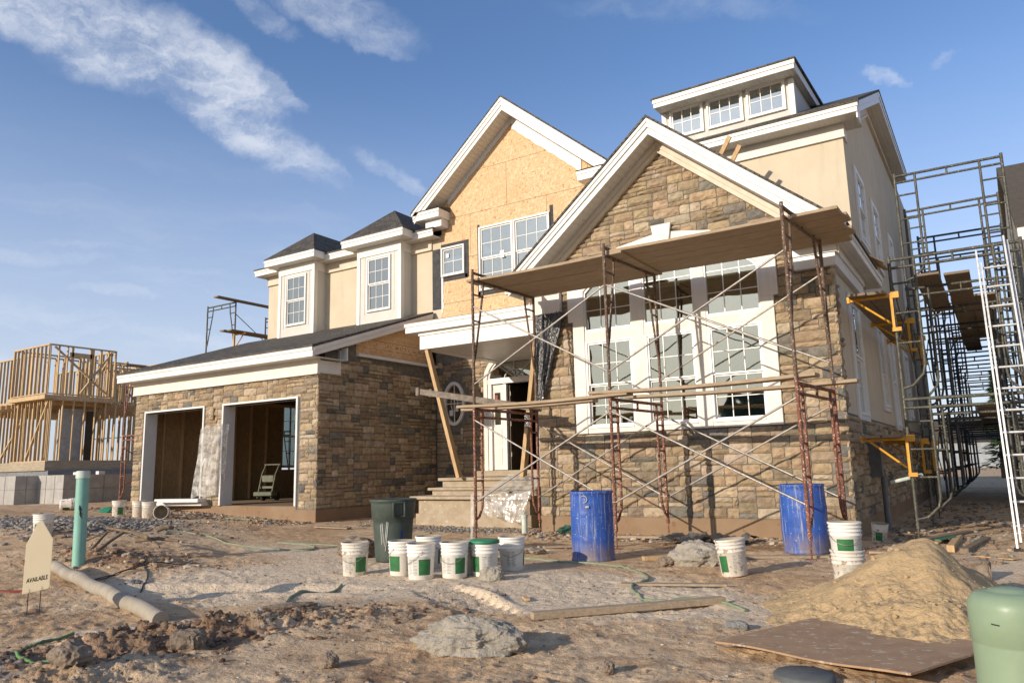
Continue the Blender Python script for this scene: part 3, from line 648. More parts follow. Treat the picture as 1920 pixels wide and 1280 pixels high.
def bay(x0, x1, lab):
    y0 = 15.72; b = MB()
    cx = (x0+x1)/2; hw = .46
    holed(b, Face('front', y0), x0, x1, 5.2, 7.7, [(cx-hw, cx+hw, 5.74, 7.36)], -.1, 0); b.box(x0, x0+.1, y0+.1, UW, 5.2, 7.7); b.box(x1-.1, x1, y0+.1, UW, 5.2, 7.7)
    bb = prt(b, 'bay', PANELW, lab)
    t = MB(); c = .10
    t.box(x0-.02, x0+c, y0-.025, y0, 5.25, 7.42); t.box(x1-c, x1+.02, y0-.025, y0, 5.25, 7.42); t.box(x1, x1+.02, y0, y0+.12, 5.25, 7.42)
    t.box(x0-.02, x1+.02, y0-.03, y0, 7.42, 7.70); t.box(x1, x1+.03, y0, UW-.05, 7.40, 7.70); t.box(x0-.03, x0, y0, UW-.05, 7.40, 7.70)
    t.build('bay_trim', TRIM, bb, bevel=.004)
    cx = (x0+x1)/2; hw = .46
    f = MB(); f.box(cx-hw-.12, cx-hw-.09, y0-.01, y0, 5.7, 7.42); f.build('panel_batten', PANELW, bb); f = MB(); f.box(cx+hw+.09, cx+hw+.12, y0-.01, y0, 5.7, 7.42); f.build('panel_batten', PANELW, bb)
    window(bb, Face('front', y0), cx-hw, cx+hw, 5.74, 7.36, glass=GLASSU)
    return bb
bay(-18.80, -17.20, 'left grey white bay with a double hung window'); bay(-15.36, -13.69, 'right grey white bay with a double hung window')
def hip(x0, x1, rise, lab):
    yf = 15.35; cx = (x0+x1)/2; hw = (x1-x0)/2; z0 = 7.95; dy = 1.0; z1 = z0+rise
    m = MB(); yb = 18.6
    V = [(x0-.02, yf-.02, z0), (x1+.02, yf-.02, z0), (cx, yf+dy, z1), (cx, yb+1, z1), (x1+.02, yb, z0), (x0-.02, yb, z0),
         (x0-.02, yf-.02, z0-.035), (x1+.02, yf-.02, z0-.035), (x1+.02, yb, z0-.035), (x0-.02, yb, z0-.035)]
    m.add(V, [(0,1,2), (1,4,3,2), (0,2,3,5), (6,7,1,0), (7,8,4,1), (6,0,5,9), (5,3,4), (6,9,8,7), (9,5,4,8)])
    r = m.build('bay_roof', SHING, H, lab)
    t = MB(); t.box(x0, x1, yf, yf+.03, z0-.25, z0-.036); t.box(x1-.03, x1, yf+.03, UW-.3, z0-.25, z0-.036); t.box(x0, x0+.03, yf+.03, UW-.3, z0-.25, z0-.036)
    t.box(x0-.02, x1+.02, yf-.02, yf, z0-.12, z0-.036); t.build('fascia', TRIM, r, bevel=.004)
    t = MB(); t.box(x0+.03, x1-.03, yf+.03, 15.9, z0-.25, z0-.24); t.build('soffit', SOFF, r)
hip(-19.10, -16.84, .95, 'left small hipped bay roof'); hip(-15.68, -13.32, .98, 'right small hipped bay roof')

# strand-board gable --------------------------------------------------
def chev(cx, zt, sl, hl, hr, t):
    return [(cx, zt), (cx+hr, zt-sl*hr), (cx+hr, zt-sl*hr-t), (cx, zt-t), (cx-hl, zt-sl*hl-t), (cx-hl, zt-sl*hl)]
OC, OZ, OSL = -10.155, 10.99, .85
FU = Face('front', UW); b = MB(); holed(b, FU, -12.60, -7.45, 5.2, 7.9, [(-11.29, -9.07, 5.92, 7.70), (-12.59, -11.79, 6.51, 7.35)], -.2, .003); b.prism([(-12.60, 7.9), (-7.45, 7.9), (-7.45, 8.6), (OC, 10.62), (-12.60, 8.55)], 'y', UW-.003, UW+.2); prt(b, 'strand_board_wall', OSB, 'bare golden strand board sheathing of the middle gable')
b = MB(); b.prism(chev(OC, OZ+.05, OSL, 3.12, 3.12, .06), 'y', 15.64, 24); prt(b, 'middle_gable_roof', SHING)
b = MB(); b.prism(chev(OC, OZ-.01, OSL, 3.06, 3.06, .22), 'y', 15.66, 15.69); b.prism(chev(OC, OZ-.23, OSL, 3.03, 3.03, .13), 'y', 15.685, 15.715); b.prism(chev(OC, OZ-.011, OSL, 3.09, 3.09, .09), 'y', 15.64, 15.66)
prt(b, 'middle_gable_rake', TRIM, 'white rake boards of the middle gable', bevel=.004)
b = MB(); b.prism(chev(OC, OZ-.34, OSL, 3.0, 3.0, .02), 'y', 15.715, UW); prt(b, 'middle_gable_soffit', SOFF)
b = MB(); rn = random.Random(5)
for sd_ in (-1, 1):
    P = [(OC, OZ-.36)]; n = 18; Lh = 2.2 if sd_ < 0 else 2.05
    top = [(OC+sd_*Lh*i/n, OZ-.36-OSL*Lh*i/n) for i in range(n+1)]
    wd = .17 if sd_ < 0 else .34
    bot = [(x, z-wd-rn.uniform(-.018, .018)) for x, z in top[::-1]]
    b.prism(top+bot, 'y', UW-.03, UW-.004)
prt(b, 'unfinished_frieze', TRIMG, 'ragged white frieze under the middle gable')
for (x0, x1, s_) in ((-13.22, -12.30, 1), (-7.98, -7.10, -1)):
    b = MB(); b.box(x0, x1, 15.68, UW-.01, 8.12, 8.36); b.box(x0-.02, x1+.02, 15.66, 15.68, 8.27, 8.36)
    o = prt(b, 'gable_return', TRIM, bevel=.004); c = MB(); c.prism([(15.62, 8.365), (UW, 8.5), (UW, 8.365)], 'x', x0-.02, x1+.02); c.build('return_cap', SHING, o)
b = MB(); b.box(-12.9, -12.34, UW-.35, UW-.02, 7.895, 8.117); prt(b, 'wrapped_corner', TRIMG)
FU = Face('front', UW)
b = MB(); fbox(b, FU, -11.36, -11.29, 5.75, 7.8, .004, .012); fbox(b, FU, -9.07, -8.97, 6.6, 7.88, .004, .012); fbox(b, FU, -11.36, -9.05, 5.80, 5.91, .004, .012)
fbox(b, FU, -12.62, -11.66, 7.35, 7.46, .004, .012); fbox(b, FU, -11.79, -11.66, 6.4, 7.35, .004, .012); fbox(b, FU, -12.55, -11.70, 6.38, 6.5, .004, .012); prt(b, 'flashing_tape', BLACKM)
window(H, FU, -11.29, -10.19, 5.92, 7.70, glass=GLASSU, label='left one of the paired windows in the strand board gable', paper=[(-10.62, 6.74, .13, .2)], dep=.07)
window(H, FU, -10.17, -9.07, 5.92, 7.70, glass=GLASSU, label='right one of the paired windows in the strand board gable', paper=[(-9.42, 6.75, .13, .17)], dep=.07)
window(H, FU, -12.59, -11.79, 6.51, 7.35, cols=2, rows=2, sash=1, glass=GLASSU, label='small square window wrapped in black tape', paper=[(-12.44, 7.05, .10, .12)], dep=.07)
# ------------------------------------------------------------ front stone gable
CX, CZ, CS = -4.70, 7.40, .835
X0, X1 = -7.45, -1.93
win_out = [(-6.7,3.93),(-6.7,4.66),(-6.25,4.93),(-5.6,5.24),(-4.72,5.38),(-3.85,5.24),(-3.2,4.96),(-2.77,4.70),(-2.77,3.93),(-2.85,3.93),(-2.85,1.80),(-6.6,1.80),(-6.6,3.93)]
OX0, OX1, OZ0 = -6.42, -3.0, 1.86
b = MB(); yb = 12.6
archz = lambda x: 4.92-.0567*(x+4.7)**4
b.box(X0, OX0, yb, yb+.2, .2, 4.6); b.box(OX1, X1, yb, yb+.2, .2, 4.6); b.box(OX0, OX1, yb, yb+.2, .2, OZ0)
b.prism([(X0, 4.6), (OX0, 4.6)]+[(x, max(4.6, archz(x))) for x in np.linspace(OX0, OX1, 13)]+[(X1, 4.6), (X1, 4.85), (CX, 7.12), (X0, 4.83)], 'y', yb, yb+.2)
prt(b, 'front_gable_backing', MORTAR)
b = MB(); b.box(X0, X0+.2, yb+.2, EW, .2, 5.0); prt(b, 'front_gable_inner_wall', MORTAR)
def fin(u, v):
    if v > 6.93-.83*abs(u-CX): return False
    if inpoly(win_out, u, v): return False
    return not (v > 4.2 and u < -6.85) and not (v > 4.24 and u > -2.46)
s = MB(); stones(s, Face('front', yb), X0, X1+.03, .30, 6.95, fin, seed=11); prt(s, 'front_gable_stone', STONE, 'tan stone veneer of the front gable')
s = MB(); rnq = random.Random(8); q = {}
for j in range(60): q[j] = rnq.uniform(.25, .42)
stones(s, Face('side', X1), yb-.03, 13.05, 1.95, 4.3, lambda u, v: u < 12.6+q[int((v-1.9)/.18) % 60], seed=12)
stones(s, Face('side', X1), yb-.03, 30, .25, 1.92, lambda u, v: True, seed=13, cu=.11); prt(s, 'side_stone', STONE)
b = MB(); b.box(X1-.2, X1, yb+.2, 32, .2, 1.95); prt(b, 'side_base_backing', MORTAR)
b = MB(); b.box(X1-.2, X1+.015, yb-.015, 32, -.3, .30); b.box(X0-.01, X1-.2, yb-.015, yb+.3, -.3, .30); prt(b, 'front_footing', FOOT)
LOWW = [(13.95, 15.0, 1.96, 4.0), (17.6, 18.4, 2.3, 4.05), (19.5, 20.4, 1.96, 4.05), (23.0, 24, 2.3, 4.05), (26, 27, 2.3, 4.05)]
UPW = [(16.6, 17.8, 5.75, 7.25), (19.1, 20.2, 5.75, 7.25), (22.4, 23.3, 5.75, 7.25), (25.5, 26.5, 5.75, 7.25)]
b = MB(); FS = Face('side', X1); holed(b, FS, 12.9, 15.5, 1.95, 4.75, LOWW[:1], -.2, 0); holed(b, FS, 15.5, 32, 1.95, 8.0, LOWW[1:]+UPW, -.2, 0)
b.prism([(15.5, 8.0), (32, 8.0), (32, 10.25), (19.9, 10.25), (15.5, 8.15)], 'x', X1-.2, X1); prt(b, 'side_stucco', STUCCO, 'shaded cream stucco side wall')
# surround of the big window
openings = []
for (a, c) in ((-6.36, -5.39), (-5.16, -4.21), (-4.0, -3.07)): openings.append((a, c))
FG = Face('front', yb)
b = MB(); n0, n1 = -.08, .065
def surround(mb):
    fbox(mb, FG, -6.6, -6.36, 1.80, 3.93, n0, n1); fbox(mb, FG, -3.07, -2.85, 1.80, 3.93, n0, n1)
    fbox(mb, FG, -5.39, -5.16, 1.80, 4.93, n0, n1-.012); fbox(mb, FG, -4.21, -4.0, 1.80, 4.93, n0, n1-.012)
    for a, c in openings:
        fbox(mb, FG, a, c, 3.53, 3.70, n0, n1-.02); fbox(mb, FG, a, c, 1.80, 1.89, n0, n1-.02)
    pts = [(-6.7,3.93),(-6.7,4.66),(-6.25,4.93),(-5.6,5.24),(-4.72,5.38),(-3.85,5.24),(-3.2,4.96),(-2.77,4.70),(-2.77,3.93),(-3.07,3.93)]
    xs = np.linspace(-3.07, -6.36, 17); pts += [(x, archz(x)) for x in xs]+[(-6.36, 3.93)]
    fpoly(mb, FG, pts, n0, n1)
surround(b); bw = prt(b, 'great_window_surround', BEIGEL, 'pale surround of the tall arched window', bevel=.006)
b = MB(); fpoly(b, FG, [(-4.82,5.02),(-4.60,5.02),(-4.52,5.50),(-4.90,5.50)], n1, n1+.05); b.build('keystone', BEIGEL, bw, bevel=.006)
for i, (a, c) in enumerate(openings):
    window(bw, FG, a, c, 1.89, 3.53, meet=2.69, fr=.045, es=.028, label=['lower left', 'lower middle', 'lower right'][i]+' sash window below the arch')
    m = MB(); f = .028
    top = [(x, archz(x)-.01) for x in np.linspace(a, c, 9)]; inn = [(x, archz(x)-.06) for x in np.linspace(a+f, c-f, 9)]
    fbox(m, FG, a, a+f, 3.70, archz(a)-.03, -.09, .035); fbox(m, FG, c-f, c, 3.70, archz(c)-.03, -.09, .035); fbox(m, FG, a+f, c-f, 3.70, 3.75, -.09, .035)
    fpoly(m, FG, top+inn[::-1], -.09, .034)
    o = m.build('arched_window', VINYL, bw, ['left', 'middle', 'right'][i]+' light of the arched window')
    p = MB(); fpoly(p, FG, [(a+f, 3.75), (c-f, 3.75)]+[(x, archz(x)-.06) for x in np.linspace(c-f, a+f, 9)], -.012, -.006); p.build('pane', GLASS, o)
    g = MB(); t = .007
    for k in (1, 2):
        u = a+f+(c-a-2*f)*k/3; fbox(g, FG, u-t, u+t, 3.75, archz(u)-.07, -.005, .004)
    for z in (4.12, 4.50): fbox(g, FG, a+f, c-f, z-t, z+t, -.004, .003) if z < min(archz(a), archz(c)) else None
    g.build('grille', VINYL, o)
# frieze, rake, soffit, roof
b = MB(); b.prism(chev(CX, CZ-.30, CS, 2.95, 2.92, .22), 'y', yb-.10, yb-.001); b.prism(chev(CX, CZ-.30, CS, 2.95, 2.92, .12), 'y', yb-.125, yb-.1)
b.prism(chev(CX, CZ-.49, CS, 2.9, 2.9, .03), 'y', yb-.12, yb-.1)
prt(b, 'front_gable_frieze', BEIGE, bevel=.004)
b = MB(); b.prism(chev(CX, CZ-.01, CS, 3.12, 3.10, .17), 'y', 12.07, 12.10); b.prism(chev(CX, CZ-.18, CS, 3.08, 3.06, .13), 'y', 12.10, 12.13); b.prism(chev(CX, CZ-.012, CS, 3.14, 3.12, .075), 'y', 12.05, 12.07)
prt(b, 'front_gable_rake', TRIM, 'broad white rake boards of the front gable', bevel=.004)
b = MB(); b.prism(chev(CX, CZ-.28, CS, 3.05, 3.02, .018), 'y', 12.13, yb-.1); prt(b, 'front_gable_soffit', SOFF)
b = MB(); b.prism(chev(CX, CZ+.04, CS, 3.2, 3.14, .05), 'y', 12.03, 15.5); prt(b, 'front_gable_roof', SHING)
# eaves and returns
b = MB(); b.box(-2.48, -1.60, 12.115, 12.14, 4.60, 4.797); b.box(-1.63, -1.60, 12.14, 16.4, 4.60, 4.80); b.box(-2.48, -1.58, 12.085, 12.115, 4.72, 4.803); b.box(-1.60, -1.58, 12.115, 16.4, 4.72, 4.80)
prt(b, 'eave_fascia', TRIM, bevel=.004)
b = MB(); b.box(-2.48, -1.63, 12.13, 12.6, 4.60, 4.615); b.box(X1, -1.63, 12.6, 16.4, 4.60, 4.615); prt(b, 'eave_soffit', SOFF)
b = MB(); b.box(-2.48, X1+.09, yb-.10, yb-.001, 4.27, 4.60); b.box(X1, X1+.09, yb, 15.5, 4.27, 4.60); b.box(-2.48, X1+.12, yb-.13, yb-.1, 4.48, 4.60); b.box(X1+.09, X1+.12, yb-.1, 15.5, 4.48, 4.60); prt(b, 'eave_frieze', TRIMG, bevel=.004)
b = MB(); b.box(-7.45, -6.85, yb-.12, yb-.001, 4.16, 4.55); b.box(-7.95, -6.98, yb-.36, yb-.001, 4.62, 4.79); b.box(-7.6, -6.9, yb-.22, yb-.001, 4.55, 4.62)
b.box(-7.95, -7.46, yb, 13.6, 4.62, 4.79); b.box(-7.58, -7.46, yb, 16.0, 4.16, 4.60); prt(b, 'left_gable_return', BEIGEL, bevel=.006)
b = MB(); b.prism([(-1.60, 4.83), (-1.93, 5.12), (-1.93, 4.8), (-1.60, 4.79)], 'y', 15.5, 16.35); prt(b, 'torn_eave_edge', BLACKM)
# ------------------------------------------------------------ tall block
TY = 15.5
b = MB(); b.box(-6.3, X1-.2, TY, TY+.2, 4.5, 7.95); b.box(X1-.2, X1+.002, TY-.002, TY, 4.5, 7.95); b.box(-6.3, -6.1, TY+.2, 26, 6.0, 7.95); prt(b, 'tall_front_stucco', STUCCO, 'sunlit cream stucco front of the tall block')
b = MB(); b.box(-6.32, X1+.04, TY-.05, TY, 7.55, 7.84); b.box(-6.32, X1+.05, TY-.06, TY-.05, 7.55, 7.58); b.box(X1, X1+.04, TY, TY+.35, 7.55, 7.84); prt(b, 'tall_frieze', BEIGEL, bevel=.004)
b = MB(); b.box(-6.6, -1.57, 15.05, 15.08, 7.84, 8.05); b.box(-6.6, -1.55, 15.03, 15.05, 7.94, 8.05); b.box(-1.60, -1.57, 15.08, 15.45, 7.72, 8.06); prt(b, 'tall_fascia', TRIM, bevel=.004)
b = MB(); b.box(-6.6, -1.60, 15.08, TY, 7.84, 7.855); b.box(X1, -1.6, TY, 15.9, 7.84, 7.855); prt(b, 'tall_soffit', SOFF)
RS = .475
pr = [(15.0, 8.07), (19.9, 8.07+RS*4.9), (26.7, 10.47), (26.7, 10.41), (19.9, 8.01+RS*4.9), (15.0, 8.02)]
b = MB(); b.prism(pr, 'x', -6.65, -1.53); prt(b, 'tall_roof', SHING)
b = MB(); b.prism([(15.2, 8.10), (19.9, 8.01+RS*4.9), (26.7, 10.41), (26.7, 10.16), (19.95, 10.07), (15.2, 7.88)], 'x', -1.59, -1.56)
b.prism([(15.2, 8.11), (19.9, 8.01+RS*4.9), (26.7, 10.411), (26.7, 10.30), (19.92, 10.2), (15.2, 8.0)], 'x', -1.56, -1.54); prt(b, 'side_rake', TRIMG, bevel=.004)
b = MB(); b.prism([(15.45, 8.0), (19.95, 10.09), (26.7, 10.18), (26.7, 10.165), (19.95, 10.075), (15.45, 7.985)], 'x', X1, -1.59); prt(b, 'side_soffit', SOFF)
b = MB(); b.prism([(15.9, 7.9), (16.0, 8.22), (19.95, 10.06), (26.7, 10.15), (26.7, 9.9), (20.0, 9.8), (16.1, 7.95)], 'x', X1, X1+.05); b.prism([(16.0, 7.98), (19.97, 9.86), (26.7, 9.95), (26.7, 9.9), (20.0, 9.8), (16.05, 7.93)], 'x', X1+.05, X1+.075); prt(b, 'side_frieze', BEIGE, bevel=.004)
b = MB(); b.prism([(15.5, 8.1), (19.9, 10.3), (26, 10.3), (26, 7.9), (15.5, 7.9)], 'x', -6.3, -6.1); prt(b, 'hidden_gable_wall', STUCCO)
# shed dormer
DW = ((-5.50, -4.72), (-4.64, -3.84), (-3.76, -2.95))
b = MB(); holed(b, Face('front', 15.6), -5.66, -2.80, 8.1, 9.25, [(a, c, 8.49, 9.20) for a, c in DW], -.1, 0); b.prism([(15.7, 8.3), (18.0, 9.4), (18.0, 9.32), (15.7, 9.25)], 'x', -2.88, -2.80); b.prism([(15.7, 8.3), (18.0, 9.4), (18.0, 9.32), (15.7, 9.25)], 'x', -5.66, -5.58)
dm = prt(b, 'shed_dormer', PANELW, 'long grey dormer with three windows high on the roof')
b = MB(); b.box(-5.69, -5.58, 15.575, 15.6, 8.3, 9.15); b.build('corner_board', TRIM, dm, bevel=.004); b = MB(); b.box(-2.88, -2.77, 15.575, 15.6, 8.3, 9.15); b.box(-2.80, -2.775, 15.6, 15.7, 8.3, 9.15); b.build('corner_board', TRIM, dm, bevel=.004)
b = MB(); b.box(-5.72, -2.66, 15.17, 15.20, 9.15, 9.34); b.box(-5.74, -2.64, 15.15, 15.17, 9.25, 9.34); b.prism([(15.20, 9.34), (18.1, 9.56), (17.6, 9.33), (15.20, 9.15)], 'x', -2.69, -2.66); b.prism([(15.20, 9.34), (18.1, 9.56), (17.6, 9.33), (15.20, 9.15)], 'x', -5.72, -5.69); b.build('dormer_fascia', TRIM, dm, bevel=.004)
b = MB(); b.prism([(15.2, 9.16), (17.5, 9.30), (17.5, 9.29), (15.2, 9.15)], 'x', -5.69, -2.69); b.build('dormer_soffit', SOFF, dm)
b = MB(); b.prism([(15.13, 9.38), (18.3, 9.65), (18.3, 9.58), (15.13, 9.345)], 'x', -5.77, -2.62); b.build('dormer_roof', SHING, dm)
for i, (a, c) in enumerate(DW):
    window(dm, Face('front', 15.6), a, c, 8.49, 9.20, es=.03, cols=3, rows=2, sash=1, glass=GLASSU, label=['left', 'middle', 'right'][i]+' of the three dormer windows')
# side windows (shaded wall)
FS = Face('side', X1)
def trimwin(y0, y1, z0, z1, lab, arched=False, **k):
    b = MB(); c = .09
    fbox(b, FS, y0-c, y0, z0-c, z1+c, 0, .04); fbox(b, FS, y1, y1+c, z0-c, z1+c, 0, .04); fbox(b, FS, y0, y1, z1, z1+c, 0, .04); fbox(b, FS, y0, y1, z0-c, z0, 0, .05)
    o = prt(b, 'window_casing', TRIMG, lab, bevel=.004); window(o, FS, y0, y1, z0, z1, glass=GLASSU, nbase=.0, **k)
for h in LOWW: trimwin(*h, None, meet=3.0)
for h in UPW: trimwin(*h, None)
# interiors that show through the panes
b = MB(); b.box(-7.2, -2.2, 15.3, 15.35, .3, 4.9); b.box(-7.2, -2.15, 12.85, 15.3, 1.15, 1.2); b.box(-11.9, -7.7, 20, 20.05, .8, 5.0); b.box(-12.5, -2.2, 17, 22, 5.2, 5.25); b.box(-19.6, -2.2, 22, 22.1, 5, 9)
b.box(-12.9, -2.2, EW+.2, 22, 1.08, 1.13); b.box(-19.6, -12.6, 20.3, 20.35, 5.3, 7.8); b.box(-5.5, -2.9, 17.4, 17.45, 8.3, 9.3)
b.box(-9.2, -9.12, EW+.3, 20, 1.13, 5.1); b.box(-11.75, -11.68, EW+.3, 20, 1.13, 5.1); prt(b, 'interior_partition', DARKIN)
b = MB()
for i in range(6): b.box(-9.3, -9.2, EW+.4+i*.5, EW+.44+i*.5, 1.13, 5)
for i in range(7): b.box(-11.6+i*.4, -11.56+i*.4, 19.9, 19.99, 1.13, 5)
prt(b, 'interior_stud', INOSB)
b = MB(); b.box(-19.9, -2.0, 31.9, 32, 0, 8); b.box(-13.2, -13.0, 20.2, 32, 0, 8); b.box(-19.9, -2, 22, 32, 8.0, 8.1); prt(b, 'rear_wall', STUCCO)
# house number plaque between the garage doors
cu = bpy.data.curves.new('t', 'FONT')
def text_mesh(body, size, depth, bold=0):
    c = bpy.data.curves.new('t', 'FONT'); c.body = body; c.size = size; c.extrude = depth; c.align_x = 'CENTER'; c.align_y = 'CENTER'; c.offset = bold
    o = bpy.data.objects.new('t', c); COL.objects.link(o); dg = bpy.context.evaluated_depsgraph_get()
    me = bpy.data.meshes.new_from_object(o.evaluated_get(dg)); bpy.data.objects.remove(o); bpy.data.curves.remove(c); return me
def text_obj(body, size, depth, mat, parent, mtx, name, bold=0):
    me = text_mesh(body, size, depth, bold); me.transform(mtx); me.materials.clear(); me.materials.append(mat)
    o = bpy.data.objects.new(name, me); COL.objects.link(o); WM[o] = Matrix.Identity(4)
    if parent is not None: o.parent = parent; o.matrix_parent_inverse = WM[parent].inverted()
    return o
def basis(o, x, y):
    x = Vector(x).normalized(); y = (Vector(y)-x*Vector(y).dot(x)).normalized(); z = x.cross(y)
    return Matrix(((x.x, y.x, z.x, o[0]), (x.y, y.y, z.y, o[1]), (x.z, y.z, z.z, o[2]), (0,0,0,1)))
bpy.data.curves.remove(cu)
b = MB(); b.box(-17.09, -16.91, GF-.075, GF-.02, 2.62, 2.92); pq = prt(b, 'number_plaque', M('plaque_stone', (.40,.30,.19), rough=.9), 'stone plaque with the house number between the garage doors', bevel=.01)
text_obj('8', .27, .012, M('number_face', (.50,.40,.28), rough=.9), pq, basis((-17.0, GF-.078, 2.77), (1,0,0), (0,0,1)), 'number', .004)
# ------------------------------------------------------------ the ground
def sm(t): t = np.clip(t, 0, 1); return t*t*(3-2*t)
def ga(x, y, cx, cy, rx, ry, an=0):
    c, s = math.cos(an), math.sin(an); dx, dy = x-cx, y-cy
    return np.exp(-(((dx*c+dy*s)/rx)**2+((-dx*s+dy*c)/ry)**2))
def gmac(x, y):
    return .45*sm((-x-9)/14)+.30*ga(x, y, -14.2, 7.3, 3.2, 2.2)
def zones(x, y):
    pale = 1.1*ga(x, y, -6.8, 6.1, 2.3, 1.5, .6)+1.0*ga(x, y, -3.9, 7.0, 1.8, 1.0)+.6*ga(x, y, -9, 8.2, 2.2, 1.0)+.7*ga(x, y, -.2, 10, .9, 1.6)+.45*ga(x, y, -1.2, 6.2, 1.6, 1.0)+.7*ga(x, y, -3.4, 5.9, .9, .4)+.8*ga(x, y, -5.9, 3.6, .9, .25, .9)
    dark = .95*ga(x, y, -5.2, 3.1, 1.3, .45, 1.2)+.8*ga(x, y, -10.2, 5.9, 1.3, .5)+.55*ga(x, y, -7.9, 3.2, 1.6, .8, .5)+.45*ga(x, y, -3.2, 3.6, .9, .4)+.6*ga(x, y, -3, 11.2, 4.5, .9)
    grey = 1.1*ga(x, y, -15.2, 7.6, 2.6, 1.6)+.8*ga(x, y, -5.5, 2.2, .6, .4)+.7*ga(x, y, -9.6, 12.3, 2.6, .5)+.5*ga(x, y, -5.4, 5.2, .6, .25, .8)+.7*ga(x, y, -4.6, 12.0, 1.6, .4)
    return pale, dark, grey
def gh(x, y):
    x = np.asarray(x, float); y = np.asarray(y, float); r = np.hypot(x, y)
    near = sm((40-r)/30)
    h = gmac(x, y)+.03*fbm(x, y, .45, 3)*near
    rough = .3+1.0*sm(fbm(x+9, y+4, .5, 3)*4+.5)
    h = h+near*rough*(.044*fbm(x+3, y, 2.1, 5)+.035*fbm(x, y+7, 8.0, 4, True))
    mound = ga(x, y, -5.15, 3.75, 1.35, .38, 1.15)+.6*ga(x, y, -4.7, 2.6, .5, .5)
    h = h+.08*mound+mound*(.17*fbm(x, y, 4.5, 4, True)+.10*fbm(x, y, 13, 4, True)+.04*fbm(x, y, 33, 2, True))
    pl = ga(x, y, -6.8, 6.1, 2.3, 1.5, .6)+ga(x, y, -3.9, 7.0, 1.8, 1.0); h = h+near*pl*.022*fbm(x, y, 6.5, 3, True)
    m2 = ga(x, y, -10.3, 5.95, 1.0, .45, .2); h = h+m2*(.10+.10*fbm(x, y, 5, 4, True))
    dx, dy = 3.65-5.2, 0                                  # tyre print running towards the camera
    ax, ay = -5.05, 6.25; bx, by = -3.65, 5.3; L = math.hypot(bx-ax, by-ay); tx, ty = (bx-ax)/L, (by-ay)/L
    s = (x-ax)*tx+(y-ay)*ty; t = -(x-ax)*ty+(y-ay)*tx
    msk = sm((s+.05)/.15)*sm((L-s)/.2)*sm((.27-np.abs(t-.05))/.07)
    ridge = np.sin((s+.30*t)*2*math.pi/.165)
    h = h-msk*.045+msk*.038*np.clip(ridge*1.6, -1, 1)+.045*ga(s, t, .7, .36, .7, .06)
    s2 = ((x+8.4)*2.9+(y-4.5)*1.5)/3.265; t2 = (-(x+8.4)*1.5+(y-4.5)*2.9)/3.265-.10*np.sin(s2*1.1)
    h = h-.035*sm((s2)/.4)*sm((3.3-s2)/.5)*np.exp(-(t2/.17)**4)+.022*sm(s2/.4)*sm((3.3-s2)/.5)*(np.exp(-((t2-.30)/.08)**2)+np.exp(-((t2+.30)/.08)**2))
    return h
def gz(x, y): return float(gh(np.array([x]), np.array([y]))[0])
def make_ground():
    # polar sheet about the viewpoint, dense across the yard and reaching past the horizon
    A = np.concatenate([np.linspace(-math.pi, -1.35, 26)[:-1], np.linspace(-1.35, .35, 760), np.linspace(.35, math.pi, 40)[1:-1]])
    rr = np.concatenate([np.linspace(.02, 1.9, 10)[:-1], 1.9*np.exp(np.linspace(0, math.log(45/1.9), 620)), np.exp(np.linspace(math.log(50), math.log(1500), 26))])
    a, r = np.meshgrid(A, rr); x = r*np.sin(a); y = r*np.cos(a); z = gh(x, y)
    na, nr = len(A), len(rr); co = np.stack([x, y, z], -1).reshape(-1, 3)
    i = np.arange(nr-1)[:, None]*na; j = np.arange(na)[None, :]; j2 = (j+1) % na
    q = np.stack([i+j, i+j2, i+na+j2, i+na+j], -1).reshape(-1, 4)
    me = bpy.data.meshes.new('ground'); me.vertices.add(len(co)); me.vertices.foreach_set('co', co.ravel())
    me.loops.add(q.size); me.loops.foreach_set('vertex_index', q.ravel().astype(np.int32))
    me.polygons.add(len(q)); me.polygons.foreach_set('loop_start', np.arange(0, q.size, 4, dtype=np.int32)); me.polygons.foreach_set('loop_total', np.full(len(q), 4, dtype=np.int32))
    me.update(calc_edges=True); me.validate()
    p, d, g = zones(x, y); zc = np.stack([p, d, g, np.ones_like(p)], -1).reshape(-1, 4)
    at = me.color_attributes.new('zones', 'FLOAT_COLOR', 'POINT'); at.data.foreach_set('color', zc.ravel())
    me.polygons.foreach_set('use_smooth', [True]*len(q)); me.materials.append(DIRT)
    if me.polygons[0].normal.z < 0: me.flip_normals()
    o = bpy.data.objects.new('ground', me); COL.objects.link(o); o['kind'] = 'structure'; return o
make_ground()
def reflection_ridge():                                    # unseen dark ridge added for pane reflections, standing in for the houses opposite
    m = MB(); n = 160; vs = []
    for i in range(n+1):
        x = -190+300*i/n; h = 6.2+2.6*math.sin(i*.23)+1.5*math.sin(i*.71+1)+1.0*math.sin(i*1.9)
        vs += [(x, -62, -1.5), (x, -66, h), (x, -85, h*.8), (x, -110, -1.5)]
    m.add(vs, [(4*i+k, 4*i+4+k, 4*i+5+k, 4*i+1+k) for i in range(n) for k in range(3)], smooth=True)
    o = m.build('pane_reflection_ridge', M('dark_added_ridge', (.05,.065,.035), (.03,.04,.025), rough=.95, vs=.6, bump=.5, bs=2)); o['kind'] = 'structure'
reflection_ridge()

